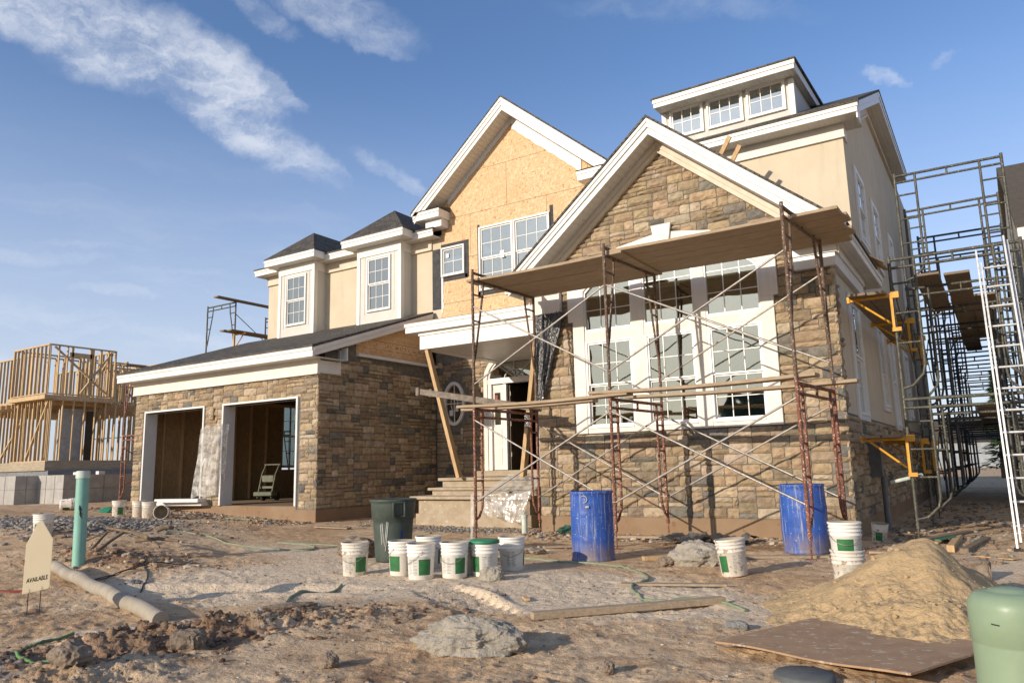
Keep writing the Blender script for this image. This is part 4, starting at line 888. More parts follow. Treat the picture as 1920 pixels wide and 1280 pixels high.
# loose stones and clods: many small lumps per mesh
def lump(mb, c, r, rnd, flat=.65, sub=1, smooth=False, rough=.28, col=None):
    t = (1+5**.5)/2
    v = [Vector(p).normalized() for p in ((-1,t,0),(1,t,0),(-1,-t,0),(1,-t,0),(0,-1,t),(0,1,t),(0,-1,-t),(0,1,-t),(t,0,-1),(t,0,1),(-t,0,-1),(-t,0,1))]
    f = [(0,11,5),(0,5,1),(0,1,7),(0,7,10),(0,10,11),(1,5,9),(5,11,4),(11,10,2),(10,7,6),(7,1,8),(3,9,4),(3,4,2),(3,2,6),(3,6,8),(3,8,9),(4,9,5),(2,4,11),(6,2,10),(8,6,7),(9,8,1)]
    for _ in range(sub-1):
        nf = []; mid = {}
        def g(a, b):
            k = (min(a,b), max(a,b))
            if k not in mid: mid[k] = len(v); v.append(((v[a]+v[b])/2).normalized())
            return mid[k]
        for a, b, c_ in f: x, y, z = g(a,b), g(b,c_), g(c_,a); nf += [(a,x,z),(b,y,x),(c_,z,y),(x,y,z)]
        f = nf
    sx, sy, an = rnd.uniform(.7, 1.3), rnd.uniform(.7, 1.2), rnd.uniform(0, 6.3); ca, sa = math.cos(an), math.sin(an)
    vs = []
    for p in v:
        k = r*(1+rnd.uniform(-rough, rough)); x, y, z = p.x*k*sx, p.y*k*sy, p.z*k*flat
        vs.append((c[0]+x*ca-y*sa, c[1]+x*sa+y*ca, c[2]+z))
    mb.add(vs, f, smooth=smooth, col=col)
def scatter(name, mat, n, gen, r0, r1, seed, lab=None, sub=1, flat=.6, tones=None):
    rnd = random.Random(seed); pts = [gen(rnd) for _ in range(n)]
    zs = gh(np.array([p[0] for p in pts]), np.array([p[1] for p in pts])); mb = MB()
    for (x, y), z in zip(pts, zs):
        r = r0+(r1-r0)*rnd.random()**3; c = None
        if tones: k = rnd.uniform(.7, 1.25); c = tuple(q*k for q in rnd.choice(tones))
        lump(mb, (x, y, z+r*.2), r, rnd, flat, sub, col=c)
    o = mb.build(name, mat); tag(o, lab, None, None, 'stuff'); return o
PEB = M('loose_stone', (1, 1, 1), (.8, .8, .8), rough=.95, vs=30, bump=.3, attr=True)
GT = [(.28,.265,.235), (.22,.205,.18), (.34,.31,.27), (.27,.20,.14), (.18,.165,.15)]
DT = [(.36,.235,.145), (.28,.175,.105), (.42,.31,.21), (.50,.41,.30), (.24,.15,.095)]
def gauss(cx, cy, sx, sy, an=0):
    def g(r):
        u, v = r.gauss(0, sx), r.gauss(0, sy); return cx+u*math.cos(an)-v*math.sin(an), cy+u*math.sin(an)+v*math.cos(an)
    return g
scatter('gravel_heap', PEB, 6500, gauss(-15.2, 7.7, 1.3, .85), .012, .060, 1, 'heap of grey gravel on the left of the yard', tones=GT)
scatter('gravel_strip', PEB, 1500, gauss(-9.4, 12.55, 1.2, .35), .010, .04, 2, 'grey gravel strip in front of the entry steps', tones=GT)
scatter('soil_clods', PEB, 1300, gauss(-5.15, 3.55, 1.1, .26, 1.15), .005, .034, 3, 'heap of broken reddish brown clods in the left foreground', tones=[(.25,.155,.095), (.20,.12,.075), (.31,.21,.14), (.17,.10,.065)])
scatter('root_debris', PEB, 300, gauss(-10.3, 6.0, .8, .35, .2), .012, .06, 4, 'crumbled soil around the broken branches', tones=DT)
def yard(r):
    d = 2.3+9.5*r.random()**1.3; a = r.uniform(-1.28, .12); return d*math.sin(a), d*math.cos(a)
scatter('scattered_crumbs', PEB, 5500, yard, .003, .017, 5, 'small stones and crumbs of mortar strewn over the yard', tones=DT+GT[:3])
def foot(r): return r.uniform(-7.4, -1.9), 12.5-abs(r.gauss(0, .55))
scatter('rubble_strip', PEB, 1300, foot, .010, .06, 6, 'broken bits of stone along the foot of the front gable', tones=DT+GT)
def side(r): return r.uniform(-1.7, .9), r.uniform(10.8, 24)
scatter('passage_litter', PEB, 1300, side, .010, .06, 7, 'litter and stone chips in the passage beside the house', tones=DT+GT)
def gfr(r): return r.uniform(-20.5, -13), 12.0-abs(r.gauss(0, .7))
scatter('garage_apron_rubble', PEB, 1100, gfr, .012, .06, 8, 'rubble and soil in front of the garage', tones=DT+GT[3:])

# ------------------------------------------------------------ single stones, sand heap
def rock(name, lab, cat, x, y, sx, sy, sz, mat, seed, sink=.3, an=0, sub=4, rough=.055, grp=None, boxy=0):
    rnd = random.Random(seed); bm = bmesh.new(); bmesh.ops.create_icosphere(bm, subdivisions=sub, radius=1)
    ox, oy = rnd.uniform(0, 50), rnd.uniform(0, 50); base = gz(x, y)
    for v in bm.verts:
        p = v.co.copy()
        if boxy: p = Vector([math.copysign(abs(q)**(1-boxy), q) for q in p])*(1-.2*boxy)
        U_, V_, W_ = (np.array([q+o_]) for q, o_ in ((p.x, ox), (p.y, oy), (p.z, ox+oy)))
        k = 1+.45*sum(float(fbm(a, b, 1.3, 3)[0]) for a, b in ((U_, V_), (V_, W_), (W_, U_)))
        k += .21*sum(float(fbm(a+3, b, 3.1, 4, True)[0]) for a, b in ((U_, V_), (V_, W_), (W_, U_)))+rnd.uniform(-rough, rough)
        p *= k; q = Vector((p.x*sx, p.y*sy, p.z*sz)); c, s = math.cos(an), math.sin(an)
        v.co = (x+q.x*c-q.y*s, y+q.x*s+q.y*c, base+q.z+sz*(1-2*sink))
    me = bpy.data.meshes.new(name); bm.to_mesh(me); bm.free(); me.materials.append(mat)
    o = bpy.data.objects.new(name, me); COL.objects.link(o); return tag(o, lab, cat, grp)
rock('mortar_lump', 'big cracked grey lump of dried mortar in the middle foreground', 'mortar lump', -3.14, 4.33, .35, .19, .145, MORTARL, 21, .25, .35, sub=5, rough=.02)
rock('mortar_lump', 'grey mortar lump lying left of the leaning white bucket', 'mortar lump', -3.2, 9.05, .27, .2, .17, MORTARL, 22, .2, 0)
rock('mortar_lump', 'small pale mortar lump at the foot of the green lidded bucket', 'mortar lump', -4.82, 7.05, .14, .11, .09, MORTARL, 23, .2, .3)
rock('stone_block', 'squarish brown stone block on the clod heap in the left foreground', 'stone', -4.86, 3.37, .12, .09, .085, ROCK, 24, .2, .5, boxy=.45)
rock('stone', 'brown flat stone at the right end of the clod heap', 'stone', -5.2, 4.55, .22, .09, .05, ROCK, 25, .2, .9, boxy=.2)
rock('stone', 'rounded dark stone at the very bottom left of the yard', 'stone', -4.95, 2.62, .12, .10, .085, ROCK, 26, .2)
rock('stone', 'brown stone lying alone below the clod heap', 'stone', -3.68, 3.54, .06, .05, .045, ROCK, 27, .15)
rock('stone', 'flat pinkish stone between the clod heap and the buckets', 'stone', -4.25, 4.96, .07, .06, .03, ROCK, 28, .2)
rock('stone', 'small round stone to the right of the big mortar lump', 'stone', -2.1, 4.26, .045, .04, .04, ROCK, 29, .15)
rock('stone', 'grey stone on the soil above the plywood sheet', 'stone', -1.76, 5.75, .08, .05, .04, ROCKG, 30, .2)
rock('stone', 'large pale rough stone behind the first bucket', 'stone', -7.9, 8.1, .30, .22, .16, ROCK, 31, .2)
rock('stone', 'pale stone left of the grey mortar lump by the scaffold', 'stone', -3.55, 8.9, .09, .07, .06, ROCK, 32, .15)
rock('stone', 'grey stone next to the small pale mortar lump in the pipe shade', 'stone', -8.35, 5.05, .09, .07, .03, ROCKG, 33, .2)
rock('stone', 'dark grey lump right of the dark cable on the left', 'stone', -9.0, 4.9, .06, .05, .03, ROCKG, 34, .2)
rock('stone_block', 'brown masonry block half hidden behind the sand pile', 'stone', -.33, 9.0, .14, .09, .11, ROCK, 35, .1, .2, boxy=.6)
rock('stone', 'tan stone on the bare ground near the ladder foot', 'stone', -.18, 10.3, .09, .05, .05, ROCK, 36, .2)

def sand_pile():
    cx, cy = -.52, 7.15; N = 260; xs = np.linspace(-1.75, 1.35, N); ys = np.linspace(-2.1, 2.0, N)
    X, Y = np.meshgrid(xs, ys); x = X+cx; y = Y+cy
    w = fbm(x, y, 1.6, 3)
    rr = np.sqrt((np.where(X < 0, X/1.4, X/.75))**2+(np.where(Y < 0, Y/1.75, Y/1.35))**2)
    d = np.clip(1-rr+.35*w, 0, 1)
    z = .51*np.power(d, 1.25)*(1-.12*np.sin(X*3+Y*2))+.10*ga(X, Y, -.55, -.5, .5, .5)*d
    k = np.clip(d*6, 0, 1)
    lumpy = .55+1.0*sm((-Y+X*.2-.3)/1.0)
    z = z+k*lumpy*(.06*fbm(x, y, 5, 3)+.045*fbm(x, y, 12, 3)+.014*fbm(x, y, 34, 2))
    z = z-.07*k*ga(X, Y, .42, .1, .10, .5, -.35)
    base = gh(x, y); zz = np.where(d > 0, base+np.maximum(z, .001), base-.06)
    co = np.stack([x, y, zz], -1).reshape(-1, 3); i = np.arange(N-1)[:, None]*N+np.arange(N-1)[None, :]
    keep = ((d[:-1, :-1] > 0) | (d[1:, 1:] > 0) | (d[1:, :-1] > 0) | (d[:-1, 1:] > 0)).ravel()
    q = np.stack([i, i+1, i+N+1, i+N], -1).reshape(-1, 4)[keep]
    me = bpy.data.meshes.new('sand_pile'); me.from_pydata(co.tolist(), [], q.tolist()); me.materials.append(SAND)
    bm = bmesh.new(); bm.from_mesh(me); bmesh.ops.delete(bm, geom=[v for v in bm.verts if not v.link_faces], context='VERTS')
    rnd = random.Random(4); bm.to_mesh(me); bm.free()
    o = bpy.data.objects.new('sand_pile', me); COL.objects.link(o); WM[o] = Matrix.Identity(4); tag(o, 'heap of yellow masonry sand in the right foreground', 'sand pile')
    L = MB(); n = 0
    H_ = lambda px, py: float(zz[int(np.clip((py-cy+2.1)/4.1*N, 0, N-1)), int(np.clip((px-cx+1.75)/3.1*N, 0, N-1))])
    while n < 150:
        u, v = rnd.gauss(-.1, .55), rnd.gauss(-.75, .5); px, py = cx+u, cy+v; r = .006+.022*rnd.random()**2.5
        lump(L, (px, py, H_(px, py)+r*.2), r, rnd, .75, 1); n += 1
    c = L.build('sand_clods', SAND, o); c['kind'] = 'stuff'
sand_pile()
# ------------------------------------------------------------ scaffolding
TR = .026
def scaf_frame(parent, a, b, z0, z1, kind, mat, name='scaffold_frame', feet=False):
    """one end frame between posts at a and b (xy): kind 'walk' = inner legs slanting out from the top, 'ladder' = parallel inner legs curling back"""
    a = Vector((*a, 0)); b = Vector((*b, 0)); d = (b-a); L = d.length; d.normalize(); h = z1-z0; m = MB()
    P = lambda s, z: a+d*s+Vector((0, 0, z))
    for s in (0, L): m.tube([P(s, z0), P(s, z1+.06)], TR)
    m.tube([P(0, z1), P(L, z1)], TR); m.tube([P(0, z1-.13), P(L, z1-.13)], TR*.85)
    m.tube([P(L*.5, z1), P(L*.5, z1-.13)], TR*.7, 6)
    for s, e in ((0, 1), (L, -1)):
        if kind == 'walk':
            m.tube([P(s+e*.32, z1), P(s+e*.29, z1-.3), P(s+e*.06, z0+h*.38), P(s, z0+h*.30)], TR*.75)
            for t in (.86, .66, .47):
                w = .30*(t-.30)/.56; m.tube([P(s, z0+h*t-.06), P(s+e*max(w, .05), z0+h*t-.06)], TR*.65, 6)
        else:
            g = .20 if kind == 'ladder' else .34
            m.tube([P(s+e*g, z1), P(s+e*g, z0+h*.22), P(s+e*g*.9, z0+h*.15), P(s+e*g*.45, z0+h*.07), P(s, z0+h*.05)], TR*.85)
            for t in (.82, .60, .38): m.tube([P(s, z0+h*t), P(s+e*g, z0+h*t)], TR*.65, 6)
        for t in (.72, .28): m.tube([P(s, z0+h*t)+Vector((0, -.03, 0)), P(s, z0+h*t)+Vector((.0, .035, 0))], .009, 6)
    o = m.build(name, mat, parent)
    if feet:
        for s in (0, L):
            f = MB(); p = P(s, 0); g = gz(p.x, p.y); f.tube([(p.x, p.y, g), (p.x, p.y, z0+.1)], .013, 6); f.box(p.x-.07, p.x+.07, p.y-.07, p.y+.07, g-.01, g+.008)
            f.tube([(p.x, p.y, z0-.03), (p.x, p.y, z0+.03)], .03, 8); f.build('screw_foot', mat, o)
    return o
def cross(parent, p1, p2, z0, z1, mat=None, r=.0155):
    for (za, zb) in ((z0, z1), (z1, z0)):
        m = MB(); m.tube([(*p1, za), ((p1[0]+p2[0])/2, (p1[1]+p2[1])/2-.01*(za > zb), (za+zb)/2), (*p2, zb)], r, 6); m.build('cross_brace', mat or GALV, parent)
sc = root('front_scaffold', 'rusty two level scaffold standing before the stone gable and its tall window', 'scaffold', (-5, 11.6, 0))
FP = [(-7.39, 10.36), (-4.86, 10.36), (-2.09, 10.08)]; BP = [(-7.29, 12.25), (-4.71, 12.06), (-1.93, 11.76)]
for a, b in zip(FP, BP): scaf_frame(sc, a, b, .28, 2.20, 'ladder', RUSTR, 'lower_frame', feet=True); scaf_frame(sc, a, b, 2.26, 4.58, 'walk', RUST, 'upper_frame')
for Q in (FP, BP):
    for i in (0, 1):
        cross(sc, Q[i], Q[i+1], .66, 2.02)
        if Q is FP or i == 1: cross(sc, Q[i], Q[i+1], 2.62, 3.98)
m = MB(); rn = random.Random(2)
def plank(name, lab, p, q, w, t, mat, up=(0, 0, 1), grp=None, cat='plank', bevel=.004, sag=0):
    p, q = Vector(p), Vector(q); m = MB(); n = 8; d = (q-p).normalized(); a = d.cross(Vector(up)).normalized()*w/2; b_ = a.cross(d).normalized()*t/2
    vs = []
    for i in range(n+1):
        c = p.lerp(q, i/n)+Vector((0, 0, -sag*math.sin(math.pi*i/n)))
        vs += [c-a-b_, c+a-b_, c+a+b_, c-a+b_]
    fs = [(0,1,2,3), (4*n+3, 4*n+2, 4*n+1, 4*n)]+[(4*i+j, 4*i+4+j, 4*i+4+(j+1) % 4, 4*i+(j+1) % 4) for i in range(n) for j in range(4)]
    m.add(vs, fs); o = m.build(name, mat, bevel=bevel); return tag(o, lab, cat, grp)
GU = 'planks of the upper scaffold platform'; ys = [10.66, 11.01, 11.36, 11.71, 12.04]
labs = ['street side edge plank of the upper scaffold platform', 'second plank from the street on the upper scaffold platform', 'middle plank of the upper scaffold platform',
        'second plank from the wall on the upper scaffold platform', 'wall side edge plank of the upper scaffold platform']
for i, y in enumerate(ys):
    x1 = -1.44-.02*i+(.08 if i in (1, 3) else 0)
    plank('scaffold_plank', labs[i]+', left half', (-7.62+.05*i, y, 4.495+.008*(i % 2)), (-4.6, y-.05, 4.495), .335, .045, PLANK, grp=GU, sag=.02)
    plank('scaffold_plank', labs[i]+', right half', (-5.2+.05*(i % 3), y-.03, 4.542), (x1, y-.12, 4.52), .335, .045, PLANK, grp=GU, sag=.015)
plank('scaffold_plank', 'short warped board lying on the upper scaffold platform against the keystone', (-5.75, 12.02, 4.595), (-4.9, 12.08, 4.62), .2, .025, PLANK, grp=None)
GLV = 'planks of the lower scaffold level'
plank('scaffold_plank', 'long lower scaffold plank running from the door to the middle frame', (-7.75, 10.45, 2.265), (-4.55, 10.40, 2.265), .24, .045, PLANK, grp=GLV, sag=.03)
plank('scaffold_plank', 'long lower scaffold plank in front of the right hand window', (-5.2, 10.42, 2.315), (-1.85, 10.2, 2.30), .24, .045, PLANK, grp=GLV, sag=.03)
plank('scaffold_plank', 'second lower scaffold plank closer to the right hand window', (-4.85, 11.0, 2.265), (-1.50, 11.1, 2.265), .24, .045, PLANK, grp=GLV, sag=.02)
plank('scaffold_plank', 'short lower scaffold plank with its end poking out left of the first post', (-8.0, 10.9, 2.25), (-5.4, 10.95, 2.25), .22, .04, PLANK, grp=GLV, sag=.02)
# aluminium walk plank (side rails) lying on the lower level, reaching out over the steps
SPLASH = M('mortar_splashed_aluminium', (.25,.21,.165), (.15,.12,.095), rough=.7, vs=6, bump=.3, metal=.2, fleck=(.08,.10,.07), fs=9, ft=.66)
wk = root('walk_plank', 'mortar splashed aluminium walk plank sticking out left of the scaffold above the steps', 'walk plank', (-8.3, 11.9, 2.4))
a, b_ = Vector((-9.22, 11.3, 2.69)), Vector((-7.0, 11.75, 2.27))
m = MB(); m.beam(a+Vector((0, -.2, 0)), b_+Vector((0, -.2, 0)), .03, .11); m.build('rail', SPLASH, wk, bevel=.003)
m = MB(); m.beam(a+Vector((0, .2, 0)), b_+Vector((0, .2, 0)), .03, .11); m.build('rail', SPLASH, wk, bevel=.003)
m = MB(); m.beam(a+Vector((0, 0, -.01)), b_+Vector((0, 0, -.01)), .37, .03); m.build('deck', PLANK, wk)
for s in (-.2, .2):
    m = MB(); m.box(a.x-.05, a.x+.03, a.y+s-.04, a.y+s+.04, a.z-.08, a.z+.08); m.build('end_cap', SPLASH, wk, bevel=.01)
# temporary posts holding the porch beam
plank('temporary_post', 'leaning timber post under the left end of the porch beam', (-10.95, 13.52, 3.97), (-10.28, 13.80, 1.02), .09, .14, LUMBER, up=(0, 1, 0), cat='post')
plank('temporary_post', 'leaning timber post in front of the open door', (-7.96, 13.5, 3.97), (-8.62, 13.85, 1.02), .09, .16, LUMBER, up=(0, 1, 0), cat='post')
m = MB(); m.box(-8.38, -8.22, 13.58, 13.61, 2.05, 2.35); tag(m.build('black_tarp_scrap', BPOLY), 'scrap of black sheet nailed to the post by the door', 'sheet scrap')

# scaffold in the passage on the right ----------------------------------------
rs = root('passage_scaffold', 'long three level scaffold of grey and blue frames filling the passage beside the house', 'scaffold', (-.2, 20, 0))
XA, XB = -1.12, .60
JX = [0, .02, -.03, .03, -.02, .04, -.05, .0, .05, -.03, .02, 0]
rows = [12.8, 15.45, 17.9, 20.3, 22.7, 25.1, 27.5, 29.9, 32.3, 34.7, 37.1, 39.5]
for i, y in enumerate(rows):
    mt = DSTEEL if i < 3 or i % 3 == 1 else BSTEEL
    tops = [2.12, 4.30] if i == 0 else [2.14, 4.34, 6.54]
    z0 = .22
    if i in (5, 8): tops = tops[:2]
    for j, zt in enumerate(tops):
        scaf_frame(rs, (XA+JX[i], y-JX[-i]), (XB+JX[i], y+JX[i]*2), z0, zt-.03, 'wide', mt, feet=(j == 0 and i < 3)); z0 = zt+.03
    if i < len(rows)-1:
        for X_ in (XA, XB):
            for za, zb in ((.7, 1.8), (2.9, 4.0)):
                if i < 4: cross(rs, (X_, y), (X_, rows[i+1]), za, zb, DSTEEL if i < 2 else BSTEEL, .011)
m = MB(); rn = random.Random(9)
# planks lying through the passage scaffold, seen from below
GP = 'planks lying in the passage scaffold'
pl = [(-.74, 15.0, 19.0, 4.42, 'wide plank nearest the house overhead in the passage scaffold'), (-.28, 15.2, 20.6, 4.42, 'plank second from the house overhead in the passage scaffold'), (-.30, 18, 24, 4.48, 'dark plank deeper in the passage scaffold'),
      (.10, 17.6, 23.5, 4.42, 'plank behind the ladder overhead in the passage scaffold'), (-.3, 22, 27, 4.44, 'far overhead plank low in the passage scaffold'), (-.1, 18, 26, 2.2, 'low plank deep in the passage scaffold')]
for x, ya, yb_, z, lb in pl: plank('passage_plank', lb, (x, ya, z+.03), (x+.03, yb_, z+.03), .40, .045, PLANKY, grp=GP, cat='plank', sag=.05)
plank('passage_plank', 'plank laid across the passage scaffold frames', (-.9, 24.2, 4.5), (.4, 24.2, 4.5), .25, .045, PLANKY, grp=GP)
# yellow wall brackets with their boards
def bracket(x, y, z, lab):
    r = root('wall_bracket', lab, 'bracket', (x, y, z), 'yellow platform brackets on the passage scaffold')
    x0, x1 = x, x+.62
    m = MB(); m.beam((x0, y, z), (x1, y, z), .035, .04); m.build('arm', YEL, r); m = MB(); m.beam((x1-.02, y, z+.04), (x1-.02, y, z-.52), .04, .045, up=(0, 1, 0)); m.build('upright', YEL, r)
    m = MB(); m.tube([(x0+.09, y, z-.02), (x1-.05, y, z-.43)], .018, 8); m.build('strut', YEL, r)
    m = MB(); m.box(x0-.03, x0+.01, y-.04, y+.04, z-.04, z+.06); m.build('toe_stop', YEL, r); m = MB(); m.box(x1-.02, x1+.09, y-.035, y+.035, z-.04, z+.06); m.build('hook', YEL, r); m = MB(); m.box(x1-.05, x1+.08, y-.035, y+.035, z-.56, z-.50); m.build('hook', YEL, r)
nm = ['nearest the street', 'second from the street', 'third from the street']
for zl, lv in ((1.50, 'lower'), (3.70, 'upper')):
    for i, y in enumerate(rows[:3]): bracket(-1.74, y-.03, zl, f'{lv} yellow scaffold bracket {nm[i]}')
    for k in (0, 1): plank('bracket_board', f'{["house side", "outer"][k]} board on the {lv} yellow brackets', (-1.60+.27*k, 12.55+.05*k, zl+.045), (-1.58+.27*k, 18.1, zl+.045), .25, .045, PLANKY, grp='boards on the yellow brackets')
# extension ladder
ld = root('extension_ladder', 'aluminium extension ladder leaning on the passage scaffold at the right edge', 'ladder', (.25, 11.7, 0))
def rail(x0, x1, y0, y1, z0, z1, nm_='rail'):
    m = MB(); m.beam((x0, y0, z0), (x1, y1, z1), .028, .07, up=(0, 1, 0)); return m.build(nm_, ALU, ld, bevel=.003)
bz = gz(.07, 11.7); g1 = lambda t: (11.7+1.08*t, bz+(4.22-bz)*t)
rail(.07, .045, 11.7, 12.78, bz+.02, 4.22); rail(.50, .44, 11.7, 12.78, bz+.02, 4.30)
rail(.115, .09, 11.62, 12.70, bz+.1, 4.0, 'fly_rail'); rail(.46, .40, 11.62, 12.70, bz+.1, 4.35, 'fly_rail')
for i in range(1, 14):
    t = i/14; y, z = g1(t); m = MB(); m.tube([(.075, y, z), (.48, y, z)], .017, 8); m.build('rung', ALU, ld)
for x in (.07, .5):
    m = MB(); m.box(x-.04, x+.04, 11.64, 11.76, bz-.01, bz+.03); m.build('ladder_foot', RUBBER, ld)

# scaffold towers behind the garage ------------------------------------------
lt = root('rear_scaffold', 'scaffold with two plank decks rising behind the left end of the garage roof', 'scaffold', (-22, 16.5, 0))
for y in (16.0, 18.5, 21.0):
    z0 = .6
    for zt in (2.7, 4.85, 7.0): scaf_frame(lt, (-22.85, y), (-21.32, y), z0, zt, 'walk', DSTEEL if y < 17 else BSTEEL); z0 = zt+.06
m = MB(); m.tube([(-21.32, 16.0, 6.6), (-21.32, 18.5, 5.0)], .013, 6); m.build('cross_brace', DSTEEL, lt); m = MB(); m.tube([(-21.32, 16.0, 4.5), (-21.32, 18.5, 6.1)], .013, 6); m.build('cross_brace', DSTEEL, lt)
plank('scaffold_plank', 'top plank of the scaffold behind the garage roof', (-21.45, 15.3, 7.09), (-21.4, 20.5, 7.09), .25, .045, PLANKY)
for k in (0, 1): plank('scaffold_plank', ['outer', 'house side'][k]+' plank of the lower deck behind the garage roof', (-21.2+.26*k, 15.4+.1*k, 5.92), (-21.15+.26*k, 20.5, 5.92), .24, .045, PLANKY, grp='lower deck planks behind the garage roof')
r = root('wall_bracket', 'yellow bracket under the plank deck behind the garage roof', 'bracket', (-21.3, 16, 5.8))
m = MB(); m.beam((-21.32, 15.97, 5.86), (-20.72, 15.97, 5.86), .04, .04); m.build('arm', YEL, r); m = MB(); m.beam((-21.3, 15.97, 5.88), (-21.3, 15.97, 5.3), .04, .045, up=(0, 1, 0)); m.build('upright', YEL, r)
m = MB(); m.tube([(-20.8, 15.97, 5.85), (-21.28, 15.97, 5.38)], .018, 8); m.build('strut', YEL, r)
l2 = root('side_scaffold', 'low red brown scaffold standing at the left corner of the garage', 'scaffold', (-21.6, 13, 0))
for y in (13.0, 15.2):
    scaf_frame(l2, (-22.45, y), (-21.0, y), .5, 2.45, 'ladder', RUSTR); scaf_frame(l2, (-22.45, y), (-21.0, y), 2.5, 4.42, 'walk', RUSTR)
cross(l2, (-22.45, 13.0), (-22.45, 15.2), .9, 2.1, RUSTR)
plank('scaffold_plank', 'plank on the low scaffold at the left garage corner', (-21.6, 12.4, 4.5), (-21.45, 16.4, 4.5), .25, .045, PLANKY)
# two sticks projecting above the gable roof
plank('roof_batten', 'longer lumber end sticking up over the right rake of the front gable', (-3.80, 14.2, 7.60), (-4.12, 14.3, 7.18), .09, .04, LUMBER, up=(0, 1, 0), grp='lumber ends above the rake', cat='lumber')
plank('roof_batten', 'shorter lumber end sticking up over the right rake of the front gable', (-3.62, 14.2, 7.36), (-3.88, 14.3, 7.02), .09, .04, LUMBER, up=(0, 1, 0), grp='lumber ends above the rake', cat='lumber')
plank('lumber_scrap', 'broken board resting on the eave beside the tall block', (-1.75, 15.2, 5.03), (-1.52, 15.7, 4.93), .16, .03, LUMBER, cat='board')
plank('lumber_scrap', 'second broken board hanging over the eave edge', (-1.66, 15.5, 4.98), (-1.42, 15.9, 4.84), .12, .03, LUMBER, cat='board')
# ------------------------------------------------------------ pails, drums, bin
def rotz(o, a): return Matrix.Rotation(a, 4, 'Z')
def cyl_patch(mb, r0, r1, z0, z1, a0, a1, n=10, off=.0015):
    vs = []
    for i in range(n+1):
        a = a0+(a1-a0)*i/n
        vs += [((r0+off)*math.cos(a), (r0+off)*math.sin(a), z0), ((r1+off)*math.cos(a), (r1+off)*math.sin(a), z1)]
    mb.add(vs, [(2*i, 2*i+2, 2*i+3, 2*i+1) for i in range(n)], smooth=True)
PR = lambda z: .131+(.150-.131)*z/.37
VIEW = lambda x, y: math.atan2(-y, -x)                 # direction from a thing to the viewpoint
def pail(lab, x, y, face=0, lid=None, mat=None, tilt=(0, 0), dirty=False, z=None, lying=None, grp='white mortar pails standing about the yard', lbl=(-.55, .35), txt=None, handle=.9, k=1.0, fill=None):
    """white five gallon pail; face = angle of the green label from the view direction"""
    zz = gz(x, y) if z is None else z; o = root('mortar_pail', lab, 'bucket', (0, 0, 0), grp)
    mat = mat or (PAILD if dirty else PAIL); h = .37
    prof = [(0, .004), (.125, .004), (.131, .012), (PR(.24), .24), (PR(.245)+.006, .245), (PR(.252)+.006, .252), (PR(.255), .256), (PR(.28), .28), (PR(.28)+.007, .283), (PR(.29)+.007, .29), (PR(.295), .294),
            (PR(.315), .315), (PR(.315)+.007, .318), (PR(.322)+.007, .325), (PR(.33), .329), (PR(.345), .345), (PR(.35)+.008, .350), (PR(.37)+.008, .368), (PR(.37)+.004, .371), (PR(.37)-.003, .369)]
    if not lid: prof += [(.142, .33), (.128, .03), (0, .03)]
    m = MB(); m.lathe(prof[:-3] if not lid else prof+[(0, .369)], n=36)
    parts = [m.build('pail_body', mat, o)]
    if not lid:
        m = MB(); m.lathe([(PR(.37)-.0028, .3695), (.142, .33), (.132, .10 if not fill else fill), (0, .10 if not fill else fill)], n=36); parts.append(m.build('pail_inside', PAILIN, o))
    va = VIEW(x, y)+face; m = MB(); cyl_patch(m, PR(.055), PR(.215), .055, .215, va+lbl[0], va+lbl[1]); parts.append(m.build('green_label', LABELG, o))
    m = MB(); t0 = va+lbl[1]+.18 if txt is None else va+txt; rn = random.Random(int(x*100)); 
    for c in range(2):
        for j in range(11):
            z_ = .205-.0145*j; a = t0+c*.42; wl = rn.uniform(.18, .36); hh = .005 if j else .008
            cyl_patch(m, PR(z_), PR(z_+hh), z_, z_+hh, a, a+wl, 4)
    parts.append(m.build('small_print', INKG, o))
    if handle is not None:
        m = MB(); n = 14; P = []; handle = handle+1.1*math.sin(x*37+y*11)
        for i in range(n+1):
            t = math.pi*i/n; rr = .158; a = va+handle-math.pi/2
            q = Vector((math.cos(a), math.sin(a), 0)); w = Vector((-math.sin(a), math.cos(a), 0))
            P.append(w*rr*math.cos(t)+q*(.162*math.sin(t)*.98)+Vector((0, 0, .30-.14*math.sin(t))))
        m.tube(P, .0028, 6); parts.append(m.build('wire_handle', STEELW, o))
    if lid:
        m = MB(); m.lathe([(0, .385), (.135, .384), (.150, .378), (.164, .374), (.165, .345), (.160, .345)], n=36); parts.append(m.build('lid', lid, o))
    for p in parts: p.matrix_parent_inverse = Matrix.Identity(4)
    o.location = (x, y, zz-.006); o.scale = (k, k, k)
    if lying is not None:
        o.rotation_euler = Matrix(Matrix.Rotation(lying, 3, 'Z') @ Matrix.Rotation(R(88), 3, 'Y')).to_euler(); o.location = (x, y, zz+.145)
    else: o.rotation_euler = (tilt[0], tilt[1], 0)
    return o
pail('mortar stained pail standing alone at the left end of the front row', -6.60, 6.76, .55, k=1.06, dirty=True, fill=.3, lbl=(-.5, .45), txt=-1.5)
pail('pail just left of the tallest cluster, with a torn green label', -6.03, 6.95, -.55, k=1.06, lbl=(-.7, .35), txt=.9)
pail('frontmost pail of the row, square green label facing the street', -5.62, 6.80, .25, k=1.06, lbl=(-.42, .52), txt=-1.3)
pail('pail tucked behind the frontmost one, only its rim and side showing', -6.12, 7.55, 1.5, k=1.06)
pail('pail right of the frontmost one, green label on its right side', -5.32, 7.03, .45, k=1.06, lbl=(-.4, .45), txt=-1.5)
pail('pail hidden behind the one with the label on its right side', -5.38, 7.38, 1.2, k=1.06, lbl=(-.3, .3), txt=-1.0)
pail('pail closed with a green lid', -5.09, 7.30, -.75, k=1.06, lid=GLID, lbl=(-.5, .3), txt=.55)
